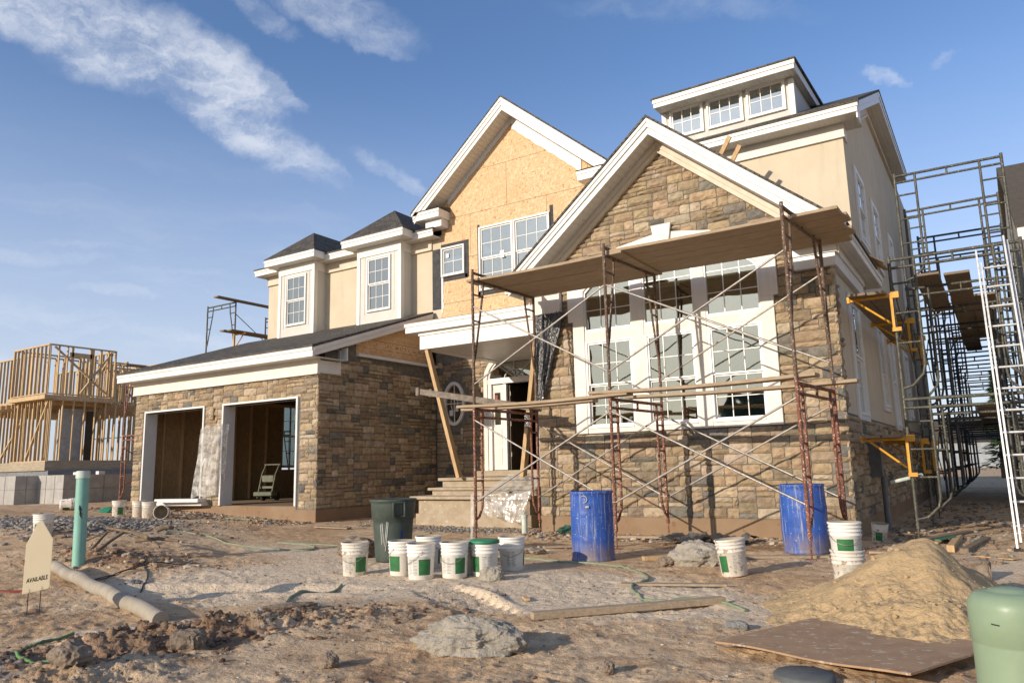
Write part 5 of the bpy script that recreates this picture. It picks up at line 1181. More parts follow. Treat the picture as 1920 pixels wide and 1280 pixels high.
pail('pail at the right end of the row, printed panels facing the street', -5.08, 7.86, 1.45, k=1.06, lbl=(-.3, .3), txt=-1.9)
pail('mortar caked pail standing slightly askew between the two blue drums', -2.55, 8.40, -.75, k=1.06, dirty=True, tilt=(.02, -.09), lbl=(-.35, .35), txt=.75)
pail('dirty lower pail of the stack of two beside the sand pile', -1.32, 7.95, 2.6, dirty=True, txt=-3.0)
pail('clean upper pail of the stack of two beside the sand pile', -1.325, 7.955, -.05, z=gz(-1.32, 7.95)+.265, lbl=(-.55, .55), txt=.66, k=.98)
pail('dim pail with mud on it in the shade beyond the right drum', -1.62, 12.5, 0, dirty=True, tilt=(.1, .12), k=.75)
pail('tan pail standing at the left garage corner beside the green lid', -17.35, 10.05, .2, dirty=True, lbl=(-.4, .5))
pail('left one of two pale pails by the left garage opening', -16.95, 10.3, 2.4, dirty=True)
pail('right one of two pale pails by the left garage opening', -16.40, 10.2, 2.2, dirty=True)
pail('pail lying on its side before the garage pier, green label up', -16.05, 10.35, 0, lying=-.75, lbl=(.3, 1.3), txt=2)
pail('pail half hidden behind the cream sign on the gravel heap', -13.1, 6.35, -.4, lbl=(-.55, .35), z=gz(-13.1, 6.35)-.03)
pail('reddish pail lying far left in front of the concrete foundation', -20.3, 10.2, 0, dirty=True, lying=1.2)
m = MB(); c = (-18.75, 10.5, gz(-18.75, 10.5)+.04); m.lathe([(0, .012), (.14, .012), (.163, .006), (.165, -.02), (.158, -.02)], n=30)
lo = m.build('pail_lid', GLID); lo.location = c; lo.rotation_euler = (R(32), R(12), 0); tag(lo, 'round green lid lying tilted on the soil left of the garage pails', 'lid')

def drum(x, y, lab, bulge, ang):
    o = root('plastic_drum', lab, 'drum', (0, 0, 0), 'blue plastic drums in front of the house'); h = .90
    r = lambda z: .278+bulge*math.sin(math.pi*z/h)
    prof = [(0, .004), (.265, .004), (.285, .014), (.285, .04), (r(.05), .052)]
    for i in range(1, 26):
        z = .05+.80*i/26; k = .006 if abs(z-.29) < .017 or abs(z-.60) < .017 else 0; prof.append((r(z)+k, z))
    prof += [(r(.86), .862), (.288, .872), (.289, .897), (.280, .90)]
    m = MB(); m.lathe(prof, n=56); b = m.build('drum_body', DRUM, o)
    m = MB(); m.lathe([(.2805, .8995), (.272, .86), (.27, .3), (0, .3)], n=56); i_ = m.build('drum_inside', M('drum_inside', (.03, .06, .18), rough=.8), o)
    m = MB(); va = VIEW(x, y)+ang; P = []
    for t in np.linspace(-1.9, 2.4, 16): P.append((.2895*math.cos(va-.45+.16*math.cos(t)), .2895*math.sin(va-.45+.16*math.cos(t)), .80+.045*math.sin(t)))
    m.tube(P, .006, 5); m.tube([(.291*math.cos(va-.38), .291*math.sin(va-.38), .70), (.291*math.cos(va-.22), .291*math.sin(va-.22), .705)], .016, 6); k_ = m.build('paint_mark', CHALK, o)
    for p in (b, i_, k_): p.matrix_parent_inverse = Matrix.Identity(4)
    if bulge > .01: bpy.data.objects.remove(k_)
    o.location = (x, y, gz(x, y)-.01); o.rotation_euler = (0, 0, 0)
drum(-4.62, 9.12, 'straight sided blue drum in front of the gable, left of the pair', .002, .1)
drum(-2.27, 10.68, 'bulging lighter blue drum behind the right hand scaffold post', .016, 0)

bn = root('trash_bin', 'dark green round bin with a chalk zigzag standing behind the pails', 'bin', (0, 0, 0)); h = .82; bx, by = -7.03, 7.92
r = lambda z: .235+.055*z/h
m = MB(); prof = [(0, .01), (.225, .01), (.235, .03)]+[(r(z), z) for z in (.1, .3, .5, .555)]+[(r(.57)+.014, .565), (r(.75)+.014, .76), (r(.77)+.016, .79), (r(.8)+.03, .80), (r(.8)+.032, .822), (r(.8)+.02, .828), (r(.8)-.002, .815)]
m.lathe(prof, n=48); P = [m.build('bin_body', BIN, bn)]
m = MB(); m.lathe([(r(.8)-.0025, .815), (r(.5)-.02, .5), (.2, .06), (0, .06)], n=48); P.append(m.build('bin_inside', M('bin_inside', (.02,.025,.02), rough=.8), bn))
va = VIEW(bx, by)
def onr(a, z, off=0): q = r(z)+off; return (q*math.cos(va+a), q*math.sin(va+a), z)
for a_ in (.25,):
    m = MB(); H1 = [onr(a_-.24, .78, .035), onr(a_-.24, .60, .04), onr(a_+.24, .60, .04), onr(a_+.24, .78, .035)]
    m.tube(H1, .016, 8); m.tube([onr(a_-.26, .785, .03), onr(a_+.26, .785, .03)], .014, 8); P.append(m.build('handle', BIN, bn))
m = MB(); zig = [(-.62, .20), (-.66, .46), (-.56, .48), (-.50, .24), (-.44, .20), (-.30, .50), (-.24, .49), (-.36, .22), (-.42, .12)]
m.tube([onr(a, z+.04, .001) for a, z in zig], .008, 5); m.tube([onr(-.60, .26, .001), onr(-.58, .50, .001), onr(-.46, .22, .001)], .006, 5); P.append(m.build('chalk_scrawl', CHALK, bn))
m = MB(); cyl_patch(m, r(.28), r(.42), .28, .42, va+.38, va+.50, 4, .002); P.append(m.build('blue_sticker', M('blue_sticker', (.02,.04,.16), rough=.5), bn))
for p in P: p.matrix_parent_inverse = Matrix.Identity(4)
bn.location = (bx, by, gz(bx, by)-.01)

# utility pedestal, green pipe, dusty pipe, sign --------------------------------
PX = -.015
pd = root('cable_pedestal', 'pale green round topped utility post in the bottom right corner', 'utility post', (PX, 3.05, 0)); rp = .128
m = MB(); m.lathe([(rp, -.05), (rp, .60), (rp, .605), (rp+.004, .611), (rp+.004, .715), (rp+.001, .731), (rp-.009, .747), (rp-.024, .758), (rp-.042, .764), (rp-.06, .765), (rp-.065, .770), (.02, .776), (0, .777)], c=(PX, 3.05, 0), n=64); m.build('post_body', PED, pd)
m = MB()
va = VIEW(PX, 3.05); 
for a in (-.45, .55): m.box(-.011, .011, -.003, .003, -.0018, .0018)
m = MB()
for a in (-.42, .62):
    c = Vector((PX+(rp+.004)*math.cos(va+a), 3.05+(rp+.004)*math.sin(va+a), .675)); t = Vector((-math.sin(va+a), math.cos(va+a), 0)); m.beam(c-t*.012, c+t*.012+Vector((0, 0, -.002)), .003, .004)
m.build('slot', INK, pd)
gp = root('sewer_pipe', 'upright pale green sewer pipe with a white cap on the left of the yard', 'pipe', (-10.3, 5.47, 0)); g0 = gz(-10.3, 5.47)
tlt = Vector((-.035, .0, 1.0)); m = MB(); b0 = Vector((-10.3, 5.47, g0-.1)); m.tube([b0, b0+tlt*1.24], .078, 32); m.build('pipe_body', PVCG, gp)
m = MB(); m.tube([b0+tlt*1.22, b0+tlt*1.31], .087, 32); m.tube([b0+tlt*1.309, b0+tlt*1.318], .080, 32); m.build('pipe_cap', PVCW, gp, bevel=.004)
m = MB(); va = VIEW(-10.3, 5.47); rn = random.Random(3)
for i in range(5):
    a, z = rn.uniform(-.25, .25), .78+rn.uniform(-.06, .06); q = [Vector((-10.3, 5.47, g0-.1))+tlt*(z+dz)+Vector((math.cos(va+a+da), math.sin(va+a+da), 0))*.080 for dz, da in ((0, 0), (.03, .12), (.05, -.05), (.01, -.1), (-.03, .1))]; m.tube(q, .004, 5)
m.build('pen_scribble', INK, gp)
cp = MB(); pa, pb = Vector((-10.15, 5.07, gz(-10.15, 5.07)+.09)), Vector((-6.06, 3.93, gz(-6.06, 3.93)+.03)); n = 26
cp.tube([pa.lerp(pb, i/n)+Vector((0, 0, .01*math.sin(i*.9))) for i in range(n+1)], [.068+(.004 if i in (9, 10, 18) else 0) for i in range(n+1)], 20)
tag(cp.build('drain_pipe', CPIPE), 'dusty tan drain pipe lying across the left foreground', 'pipe')
sg = root('yard_sign', 'cream house shaped yard sign reading AVAILABLE on two wire legs', 'sign', (-7.37, 3.58, 0))
so_ = Vector((-7.28, 3.40, gz(-7.28, 3.4))); du = Vector((-.45, .89, 0)).normalized(); up = Vector((0, 0, 1)); nrm = Vector((.89, .45, 0)).normalized()
def SP(u, v, n=0): return so_+du*u+up*v+nrm*n
m = MB(); out = [(0, .22), (.38, .20), (.40, .215), (.40, .655), (.20, .83), (.145, .80), (0, .625)]
out = [(.0, .20), (.315, .20), (.33, .22), (.33, .64), (.17, .82), (.125, .80), (0, .62)]
vs = [SP(u, v, .002) for u, v in out]+[SP(u, v, -.002) for u, v in out]; k = len(out)
m.add(vs, [list(range(k)), list(range(2*k-1, k-1, -1))]+[(i, (i+1) % k, k+(i+1) % k, k+i) for i in range(k)]); m.build('sign_board', SIGNM, sg)
for u in (.08, .235):
    m = MB(); m.tube([SP(u, -.08, -.006), SP(u, .23, -.006)], .004, 6); m.build('wire_leg', INK, sg)
mt = basis(SP(.165, .305, .0045), du, up); tt = text_obj('AVAILABLE', .054, .0006, INK, sg, mt, 'lettering', .0012)
# hand truck inside the garage -------------------------------------------------
ht = root('hand_truck', 'olive hose cart with wheels parked inside the right garage opening', 'cart', (-17.6, 14.8, .45))
q = Vector((-17.75, 14.55, .45)); ax = Vector((.8, .25, 0)).normalized(); bk = Vector((-.25, .8, 0)).normalized()
def HP(a, b_, z): return q+ax*a+bk*b_+Vector((0, 0, z))
for a in (-.22, .22):
    m = MB(); m.tube([HP(a, -.05, .08), HP(a+.02, .12, .75), HP(a+.03, .30, 1.02)], .022, 8); m.build('side_tube', OLIVE, ht)
    m = MB(); m.tube([HP(a-.03, .25, .12), HP(a+.03, .25, .12)], .12, 20); m.build('wheel', RUBBER, ht)
m = MB(); m.tube([HP(-.24, .30, 1.02), HP(.28, .30, 1.02)], .024, 8); m.build('handle_bar', OLIVE, ht)
m = MB(); m.beam(HP(-.30, .0, .20), HP(.30, .0, .20), .30, .12); m.build('tray', OLIVE, ht, bevel=.02)
m = MB(); m.beam(HP(-.2, .12, .62), HP(.2, .12, .62), .06, .2); m.build('back_plate', OLIVE, ht, bevel=.02)
m = MB(); m.beam(HP(-.22, .1, .38), HP(.22, .1, .38), .05, .06); m.build('crossbar', OLIVE, ht)

# sheets of plastic ---------------------------------------------------------------
def sheet(name, lab, P00, P10, P01, P11, mat, amp, seed, nx=40, ny=60, nrm=(0, -1, 0), gather=0, drop=None, cat='plastic sheet'):
    P00, P10, P01, P11 = map(Vector, (P00, P10, P01, P11)); nrm = Vector(nrm); vs = []
    for j in range(ny+1):
        t = j/ny
        for i in range(nx+1):
            s = i/nx; s2 = s+gather*t*math.sin(s*9+seed)*.02
            p = P00.lerp(P10, s2).lerp(P01.lerp(P11, s2), t)
            A_ = np.array([s*6+seed*3.1]); B_ = np.array([t*3+seed])
            k = float(fbm(A_, B_*.45, 1.0, 3, True)[0])+.4*float(fbm(A_*2.2, B_*.5, 1.5, 2)[0])+.18*math.sin(s*23+2*t+seed)*.3
            p = p+nrm*(amp*k)+Vector((0, 0, .25*amp*math.sin(s*13+seed)*(1 if j in (0, ny) else 0)))
            if drop: p = p+drop(s, t)
            vs.append(p)
    fs = [(j*(nx+1)+i, j*(nx+1)+i+1, (j+1)*(nx+1)+i+1, (j+1)*(nx+1)+i) for j in range(ny) for i in range(nx)]
    m = MB(); m.add(vs, fs, smooth=True); o = m.build(name, mat); return tag(o, lab, cat)
sheet('pier_wrap', 'clear plastic sheet wrapped round the pier between the garage openings', (-17.42, 12.08, 2.42), (-16.42, 12.08, 2.48), (-17.62, 12.02, .66), (-16.52, 12.06, .70), POLY, .09, 3, drop=lambda s, t: Vector((0, .30*max(0, (.12-s)/.12)+.22*max(0, (s-.9)/.1), 0)))
sheet('floor_film', 'crumpled clear film on the garage floor behind the right opening', (-17.4, 15.8, .48), (-15.2, 15.6, .48), (-17.4, 16.5, .8), (-15.4, 16.5, .72), POLY, .25, 9, 30, 20, nrm=(0, -.2, 1))
sheet('black_tarp', 'shiny black plastic sheet hanging at the left edge of the front gable', (-7.42, 12.48, 4.14), (-6.74, 12.5, 4.18), (-7.46, 12.5, 2.45), (-7.28, 12.48, 2.4), BPOLY, .09, 5, nrm=(0, -1, 0))
sheet('step_cover', 'clear plastic sheet draped over the right end of the entry steps', (-9.05, 13.95, 1.055), (-8.05, 13.95, 1.06), (-9.2, 13.05, .68), (-7.95, 13.06, .70), POLY, .05, 7, nrm=(0, 0, 1))
sheet('step_cover_skirt', 'hanging skirt of clear plastic in front of the entry steps', (-9.2, 13.05, .69), (-7.95, 13.05, .71), (-9.0, 12.9, .30), (-8.12, 12.95, .12), POLY, .14, 8)
sheet('rag_strip', 'pale rag tied around the front left scaffold post', (-7.44, 10.30, .78), (-7.36, 10.28, .80), (-7.44, 10.28, .05), (-7.38, 10.26, .05), POLY, .05, 4, 6, 24)
b = MB(); b.box(-8.95, -8.45, 13.02, 13.2, .715, .74); tag(b.build('board_scrap', PLANK, bevel=.004), 'short board lying on the plastic on the lowest step', 'board')
# wrapped door panels stacked before the left garage opening
for i, (dx, dz, lb) in enumerate(((0, 0, 'lower white wrapped panel lying in the left garage opening'), (.55, .09, 'upper white wrapped panel lying in the left garage opening'))):
    plank('wrapped_panel', lb, (-18.9+dx, 11.85-.18*i, .50+dz), (-17.0+dx*.1, 12.1-.15*i, .50+dz), .30, .09, TRIMG, grp='white wrapped panels', cat='panel', bevel=.01)

# boards, hoses, wires -------------------------------------------------------------
def gpl(name, lab, x0, y0, x1, y1, w, t, mat, lift=.0, cat='board', tw=0):
    return plank(name, lab, (x0, y0, gz(x0, y0)+t/2+lift), (x1, y1, gz(x1, y1)+t/2+lift+tw), w, t, mat, cat=cat)
gpl('timber', 'thick timber lying across the middle foreground', -3.27, 5.33, -2.12, 6.60, .09, .055, PLANK, .012, 'timber')
gpl('timber', 'thin flat board half buried behind the thick timber', -3.36, 7.22, -2.36, 7.50, .10, .022, PLANK, .004)
gpl('timber', 'board behind the left blue drum by the rubble', -5.9, 10.0, -4.9, 10.9, .12, .03, PLANK, .01)
gpl('timber', 'short block beside the foot of the middle scaffold post', -3.98, 9.25, -3.76, 9.45, .10, .05, LUMBER, .0)
gpl('timber', 'flat board under the right front scaffold foot', -3.0, 9.75, -1.95, 10.35, .13, .03, PLANK, .0)
gpl('timber', 'brown board at the foot of the front wall', -5.6, 11.8, -4.7, 12.0, .14, .04, PLANK, .02)
gpl('timber', 'pale board left of the bin near the garage corner', -12.1, 11.25, -11.4, 11.5, .22, .03, PLANK, .01)
gpl('timber', 'long thin board in the shade behind the stacked pails', -1.55, 10.9, -.9, 11.0, .10, .03, PLANK, .01)
gpl('timber', 'dark plank leaning left in the passage mouth', -1.0, 11.9, -.5, 13.6, .12, .04, PLANKY, .06, 'timber')
gpl('timber', 'square timber in the middle of the passage mouth', -.66, 11.55, -.62, 13.4, .09, .09, LUMBER, .0, 'timber')
gpl('timber', 'square timber on the right of the passage mouth', -.50, 11.3, -.28, 13.3, .10, .07, PLANKY, .0, 'timber')
gpl('green_strip', 'green plastic strip between the passage timbers', -.85, 12.1, -.68, 12.7, .10, .015, GLID, .07, 'strip')
gpl('board_scrap', 'thin splintered board lying beside the passage timbers', -.35, 11.0, .05, 10.75, .16, .012, LUMBER, .01)
gpl('board_scrap', 'small wood chip right of the striped mortar ground', -3.85, 6.15, -3.72, 6.0, .05, .02, LUMBER, .01)
gpl('red_strip', 'short red strip at the left edge of the yard', -9.2, 4.0, -8.95, 4.2, .04, .02, REDP, .0, 'strip')
ply = MB(); o_ = Vector((-1.70, 5.06, 0)); e1 = Vector((.935, -.355, 0)); e2 = Vector((.355, .935, 0)); n = 10; vs = []
for k in (0, 1):
    for j in range(n+1):
        for i in range(n+1):
            p = o_+e1*(1.27*i/n)+e2*(1.6*j/n); zz = .035+.035*(i/n)*(1-j/n)+.008*math.sin(i*.8); vs.append((p.x, p.y, .018+zz+.015*(1-k)*0-.0-.012*k))
N1 = (n+1)**2; fs = []
for j in range(n):
    for i in range(n): a = j*(n+1)+i; fs += [(a, a+1, a+n+2, a+n+1), (N1+a, N1+a+n+1, N1+a+n+2, N1+a+1)]
edge = [i for i in range(n+1)]+[j*(n+1)+n for j in range(1, n+1)]+[n*(n+1)+i for i in range(n-1, -1, -1)]+[j*(n+1) for j in range(n-1, 0, -1)]
fs += [(edge[i], N1+edge[i], N1+edge[(i+1) % len(edge)], edge[(i+1) % len(edge)]) for i in range(len(edge))]
ply.add(vs, fs); tag(ply.build('plywood_sheet', M('muddy_plywood', (.43,.27,.15), (.34,.21,.12), rough=.85, vs=3, bump=.2, stretch=(2,2,1), fleck=(.50,.40,.29), fs=9, ft=.60)), 'reddish plywood sheet lying under the sand pile', 'plywood')
m = MB(); m.lathe([(0, .03), (.15, .028), (.163, .018), (.165, -.05)], c=(-1.05, 4.60, gz(-1.05, 4.55)), n=36); tag(m.build('round_cover', M('dark_grey_cap', (.12,.125,.12), rough=.7)), 'dark round cover plate at the bottom edge of the picture', 'cover')
def line(name, lab, pts, r, mat, lift=None, cat='hose', n=90):
    P = [Vector((x, y, 0)) for x, y in pts]; out = []
    for i in range(len(P)-1):
        p0, p1, p2, p3 = P[max(i-1, 0)], P[i], P[i+1], P[min(i+2, len(P)-1)]
        for k in range(8):
            t = k/8; out.append(.5*((2*p1)+(p2-p0)*t+(2*p0-5*p1+4*p2-p3)*t*t+(-p0+3*p1-3*p2+p3)*t**3))
    out.append(P[-1]); hs = gh(np.array([p.x for p in out]), np.array([p.y for p in out]))
    L_ = (lambda i: r*.8) if lift is None else lift
    m = MB(); m.tube([(p.x, p.y, h+L_(i/len(out))) for i, (p, h) in enumerate(zip(out, hs))], r, 8); o = m.build(name, mat); return tag(o, lab, cat)
line('garden_hose', 'faded green hose looping over the soil left of the pails', [(-12.5,7.9),(-12.1,8.3),(-11.5,8.3),(-10.9,8.1),(-10.5,7.98),(-9.97,8.03),(-9.4,8.15),(-9.1,8.35),(-9.4,8.7),(-9.84,8.8),(-10.3,8.74),(-9.6,8.99),(-9.1,9.06)], .013, HOSE)
line('garden_hose', 'green hose trailing out of the right garage opening', [(-15.6,11.2),(-15.2,11.4),(-14.6,11.6),(-14.1,11.75),(-13.95,11.95),(-14.0,12.15)], .013, HOSE)
line('garden_hose', 'pale green hose curling from the blue drum past the thin board to the thick timber', [(-6.2,8.8),(-5.67,8.84),(-5.18,8.78),(-4.76,8.72),(-4.28,8.68),(-3.75,8.37),(-3.3,7.78),(-3.27,7.4),(-3.12,6.95),(-2.83,6.58),(-2.62,6.57),(-2.48,6.7),(-2.3,6.75),(-2.14,6.57),(-1.87,6.38)], .014, HOSE)
line('garden_hose', 'short length of half buried hose left of the tyre print', [(-5.61,4.85),(-5.85,5.1),(-6.0,5.3),(-6.03,5.53),(-5.95,5.72),(-6.03,5.98)], .015, HOSE)
line('cable', 'dark cable curving over the soil right of the green pipe', [(-10.4,6.23),(-9.8,6.01),(-8.96,5.6),(-8.29,5.16),(-7.85,4.8),(-7.9,4.56),(-8.2,4.45)], .009, WIRE, cat='cable')
line('cable', 'dark wires trailing to the right from the broken branches', [(-10.2,6.1),(-9.5,5.9),(-8.96,4.95),(-9.2,5.3),(-9.31,5.7),(-9.3,6.05),(-9.1,6.33),(-9.5,6.35),(-9.8,6.23)], .007, WIRE, lambda t: .01+.03*math.sin(t*9)**2, 'cable')
line('strap', 'upper green strap in the bottom left corner', [(-5.75,2.71),(-5.95,2.85),(-6.05,2.99),(-6.2,3.29)], .011, STRAP, cat='strap')
line('strap', 'lower green strap in the bottom left corner', [(-5.58,2.6),(-5.42,2.6),(-5.29,2.61),(-5.1,2.67)], .013, STRAP, cat='strap')
br = root('broken_branches', 'tangle of broken branches on the soil right of the green pipe', 'branches', (-10.5, 6.1, 0)); g = gz(-10.5, 6.1)
for i, (p, q_, r_) in enumerate([((-10.95, 5.95, .02), (-11.1, 6.35, .33), .022), ((-10.7, 5.9, .03), (-10.75, 6.4, .30), .026), ((-11.15, 6.3, .32), (-10.0, 6.3, .17), .020), ((-10.6, 6.35, .28), (-9.75, 6.25, .10), .022), ((-11.3, 5.8, .05), (-10.9, 6.5, .36), .012), ((-10.4, 6.3, .16), (-9.7, 6.5, .16), .03), ((-10.2, 6.5, .3), (-10.0, 6.6, .32), .04)]):
    a, b_ = Vector(p), Vector(q_); a.z += g; b_.z += g; m = MB(); mid = a.lerp(b_, .5)+Vector((0, .02, .03)); m.tube([a, mid, b_], [r_, r_*.9, r_*.6], 7); m.build('branch', STICK, br)
b = MB(); b.tube([(-1.45, 13.2, .85), (-1.0, 12.9, .96)], .03, 8); tag(b.build('pipe_offcut', PVCW), 'short white pipe sticking out from the stone base at the passage', 'pipe')
b = MB(); b.tube([(-1.72, 14.6, -.1), (-1.72, 14.6, .92)], .05, 12); b.box(-1.93, -1.72, 14.5, 14.72, .9, 1.5); tag(b.build('utility_riser', M('grey_riser', (.16,.17,.18), rough=.5)), 'grey electrical riser on the shaded stone base', 'riser')
b = MB(); b.tube([(-7.62, 12.25, gz(-7.6, 12.2)-.05), (-7.62, 12.25, .30)], .055, 16); b.tube([(-7.62, 12.25, .29), (-7.62, 12.25, .34)], .065, 16); tag(b.build('drain_stub', PVCW), 'white drain stub at the left corner of the front gable', 'pipe')

sheet('crumpled_tarp', 'crumpled dark grey sheet lying at the foot of the front gable wall', (-4.55, 11.2, gz(-4.5, 11.2)+.05), (-3.3, 11.0, gz(-3.3, 11)+.05), (-4.5, 11.95, gz(-4.5, 11.9)+.07), (-3.2, 11.8, gz(-3.2, 11.8)+.07), M('grey_tarp', (.10,.10,.095), (.17,.16,.15), rough=.5, vs=9, bump=.5, bs=20), .16, 12, 40, 26, nrm=(0, 0, 1), cat='tarp')
sheet('green_cloth', 'green cloth scrap lying against the footing left of the left blue drum', (-6.95, 12.2, gz(-6.9, 12.2)+.03), (-6.3, 12.2, gz(-6.3, 12.2)+.03), (-6.9, 12.5, .14), (-6.4, 12.5, .10), M('green_cloth', (.03,.13,.08), (.05,.10,.07), rough=.8, vs=10, bump=.4), .08, 13, 24, 16, nrm=(0, -.3, 1), cat='cloth')
sheet('dropped_bag', 'torn pale paper bag lying right of the left scaffold foot', (-5.9, 9.3, gz(-5.9, 9.3)+.03), (-5.55, 9.25, gz(-5.5, 9.3)+.03), (-5.85, 9.55, gz(-5.9, 9.5)+.05), (-5.5, 9.5, gz(-5.5, 9.5)+.04), M('kraft_paper', (.50,.42,.31), (.40,.33,.24), rough=.8, vs=10, bump=.4), .07, 15, 20, 14, nrm=(0, 0, 1), cat='paper bag')
rock('mortar_crust', 'thin curled slab of dried mortar on the clod heap right of the drain pipe', 'mortar slab', -5.45, 4.75, .24, .10, .03, MORTARL, 41, .1, .9, rough=.04)
rock('mortar_crust', 'small pale crust of mortar left of the thick timber', 'mortar slab', -3.95, 5.6, .08, .06, .03, MORTARL, 42, .1, .4)
# ------------------------------------------------------------ beyond the yard
# framed house going up on the left
fr = root('framed_house', 'bare timber frame of a house going up beyond the left end of the garage', 'house frame', (-36, 18, 0))
def studwall(a, b, z0, z1, name='stud_wall', sp=.34, t=.04, d=.09, openings=(), mid=False, brace=None):
    a, b = Vector((*a, 0)), Vector((*b, 0)); dr = (b-a); L = dr.length; dr.normalize(); m = MB()
    up = Vector((0, 0, 1)); pa = lambda s, z: a+dr*s+up*z
    m.beam(pa(0, z0+t/2), pa(L, z0+t/2), d, t); m.beam(pa(0, z1-t/2), pa(L, z1-t/2), d, t*1.6)
    n = int(L/sp); rn = random.Random(int(abs(a.x*31+a.y*17+z0*7)))
    for i in range(n+1):
        s = min(i*L/n+t/2, L-t/2)
        if any(o[0] < s < o[1] for o in openings): continue
        m.beam(pa(s, z0+t), pa(s, z1-t), d, t, up=dr)
        if rn.random() < .15: m.beam(pa(s+t, z0+t), pa(s+t, z1-t), d, t, up=dr)
    for o0, o1, zz in openings: m.beam(pa(o0-.1, zz), pa(o1+.1, zz), d, .2); m.beam(pa(o0, z0+t), pa(o0, z1-t), d, t*2, up=dr); m.beam(pa(o1, z0+t), pa(o1, z1-t), d, t*2, up=dr)
    if mid: m.beam(pa(0, (z0+z1)/2), pa(L, (z0+z1)/2), d*.9, t)
    if brace:
        for s0, s1 in brace: m.beam(pa(s0, z1-.1), pa(s1, z0+.1), d*1.15, t*1.6)
    return m.build(name, FRAMEL, fr)
D0, F1, T1 = 1.95, 4.62, 6.98
studwall((-34, 16.2), (-37.1, 16.2), F1+.2, T1); studwall((-34, 16.2), (-34, 19.1), F1+.2, T1, openings=((.95, 1.75, 6.6),), brace=((.2, 2.6), (2.7, 1.4)))
studwall((-34, 19.1), (-37.1, 19.1), F1+.2, T1, brace=((.3, 2.4),)); studwall((-37.1, 16.2), (-37.1, 19.1), F1+.2, T1)
studwall((-37.1, 17.3), (-43, 17.3), F1+.2, T1); studwall((-38, 22), (-45, 22), F1+.2, T1+.2); studwall((-38, 17.3), (-38, 22), F1+.2, T1)
studwall((-34, 21.5), (-38, 21.5), F1+.2, T1-.3, mid=True); studwall((-36, 19.2), (-36, 23), F1+.2, T1-.2, brace=((.3, 2.2),)); studwall((-34.2, 23.4), (-39, 23.4), D0, T1-.5, sp=.5, mid=True); studwall((-34, 19.1), (-34, 23.5), F1-.1, T1-.75, mid=True)
studwall((-34, 16.4), (-37.1, 16.4), D0, F1, brace=((.2, 1.8),)); studwall((-34, 16.4), (-34, 22.5), D0, F1, sp=.45)
studwall((-37.1, 16.4), (-37.1, 20), D0, F1); studwall((-37.1, 17.2), (-44, 17.2), D0, F1, brace=((.4, 3),)); studwall((-34.4, 19), (-38, 19), D0, F1, sp=.5, brace=((.3, 2),))
studwall((-35.5, 17), (-35.5, 22), D0, F1, sp=.5); studwall((-34.3, 22.3), (-42, 22.3), D0, F1, sp=.5, mid=True); studwall((-38.5, 18), (-38.5, 23), D0, F1, sp=.5)
m = MB(); m.box(-37.2, -33.95, 16.1, 19.2, F1-.02, F1+.16); m.build('floor_band', FRAMEL, fr); m = MB(); m.box(-44, -37.2, 17.1, 19.2, F1-.02, F1+.16); m.build('floor_band', FRAMEL, fr)
m = MB()
for x in np.arange(-43.5, -34.2, .5): m.beam((x, 16.4, F1-.12), (x, 23, F1-.12), .05, .2)
m.build('joist', FRAMEL, fr)
m = MB(); m.box(-46, -33.9, 16.3, 24, D0-.38, D0); m.build('deck', M('grey_deck_lumber', (.42,.35,.25), rough=.9, vs=3, stretch=(1,1,6)), fr)
m = MB(); m.box(-46, -33.8, 16.4, 24, .3, D0-.38); m.build('block_foundation', M('blue_grey_foundation', (.22,.235,.25), rough=.9), fr)
m = MB(); m.box(-34.9, -34.8, 17.2, 18.3, D0, 4.3); m.build('leaning_panel', M('wrap_panel', (.45,.46,.47), rough=.8), fr); m = MB(); m.box(-34.7, -34.6, 18.3, 18.7, D0, 4.2); m.build('dark_post', DARKIN, fr)
# stepped precast foundation wall in front of it
def jogwall(pts, z0, z1, t, name, lab):
    m = MB(); r = root(name, lab, 'concrete wall', (pts[0][0], pts[0][1], 0))
    for i, (p, q) in enumerate(zip(pts, pts[1:])):
        (x0, y0), (x1, y1) = p, q; w = MB()
        if abs(x0-x1) < .01: w.box(x0-t, x0, min(y0, y1)+t, max(y0, y1)+t*(i > 0), z0, z1)
        else: w.box(min(x0, x1)-t, max(x0, x1), y0, y0+t, z0, z1+.002)
        w.build('wall_panel', CONC, r)
    s = MB()
    for (p, q) in zip(pts, pts[1:]):
        a, b = Vector((*p, 0)), Vector((*q, 0)); d = (b-a).normalized(); n = Vector((1, 0, 0)) if abs(d.x) < .1 else Vector((0, -1, 0)); L = (b-a).length; k = max(2, round(L/.6))
        for i in range(1, k): c = a+d*L*i/k+n*.003; s.beam(c+Vector((0, 0, z0)), c+Vector((0, 0, z1-.02)), .012, .02, up=d)
        s.beam(a+n*.003+Vector((0, 0, .9)), b+n*.003+Vector((0, 0, .9)), .012, .015)
    s.build('form_seam', M('form_seam_shade', (.30,.285,.26), rough=.9), r)
    c = MB(); c.box(pts[0][0]-.22, pts[0][0]-.05, 13.2, 13.4, z1, z1+.1); c.build('anchor', TRIMG, r); c = MB(); c.box(pts[0][0]-.22, pts[0][0]-.05, 12.5, 12.6, z1, z1+.08); c.build('anchor', TRIMG, r)
jogwall([(-24, 14.6), (-24, 12.12), (-25.55, 12.12), (-25.55, 11.47), (-27.5, 11.47), (-27.5, 10.6), (-31, 10.6)], .1, 1.32, .2, 'foundation_wall', 'grey stepped concrete foundation wall on the left, before the framed house')
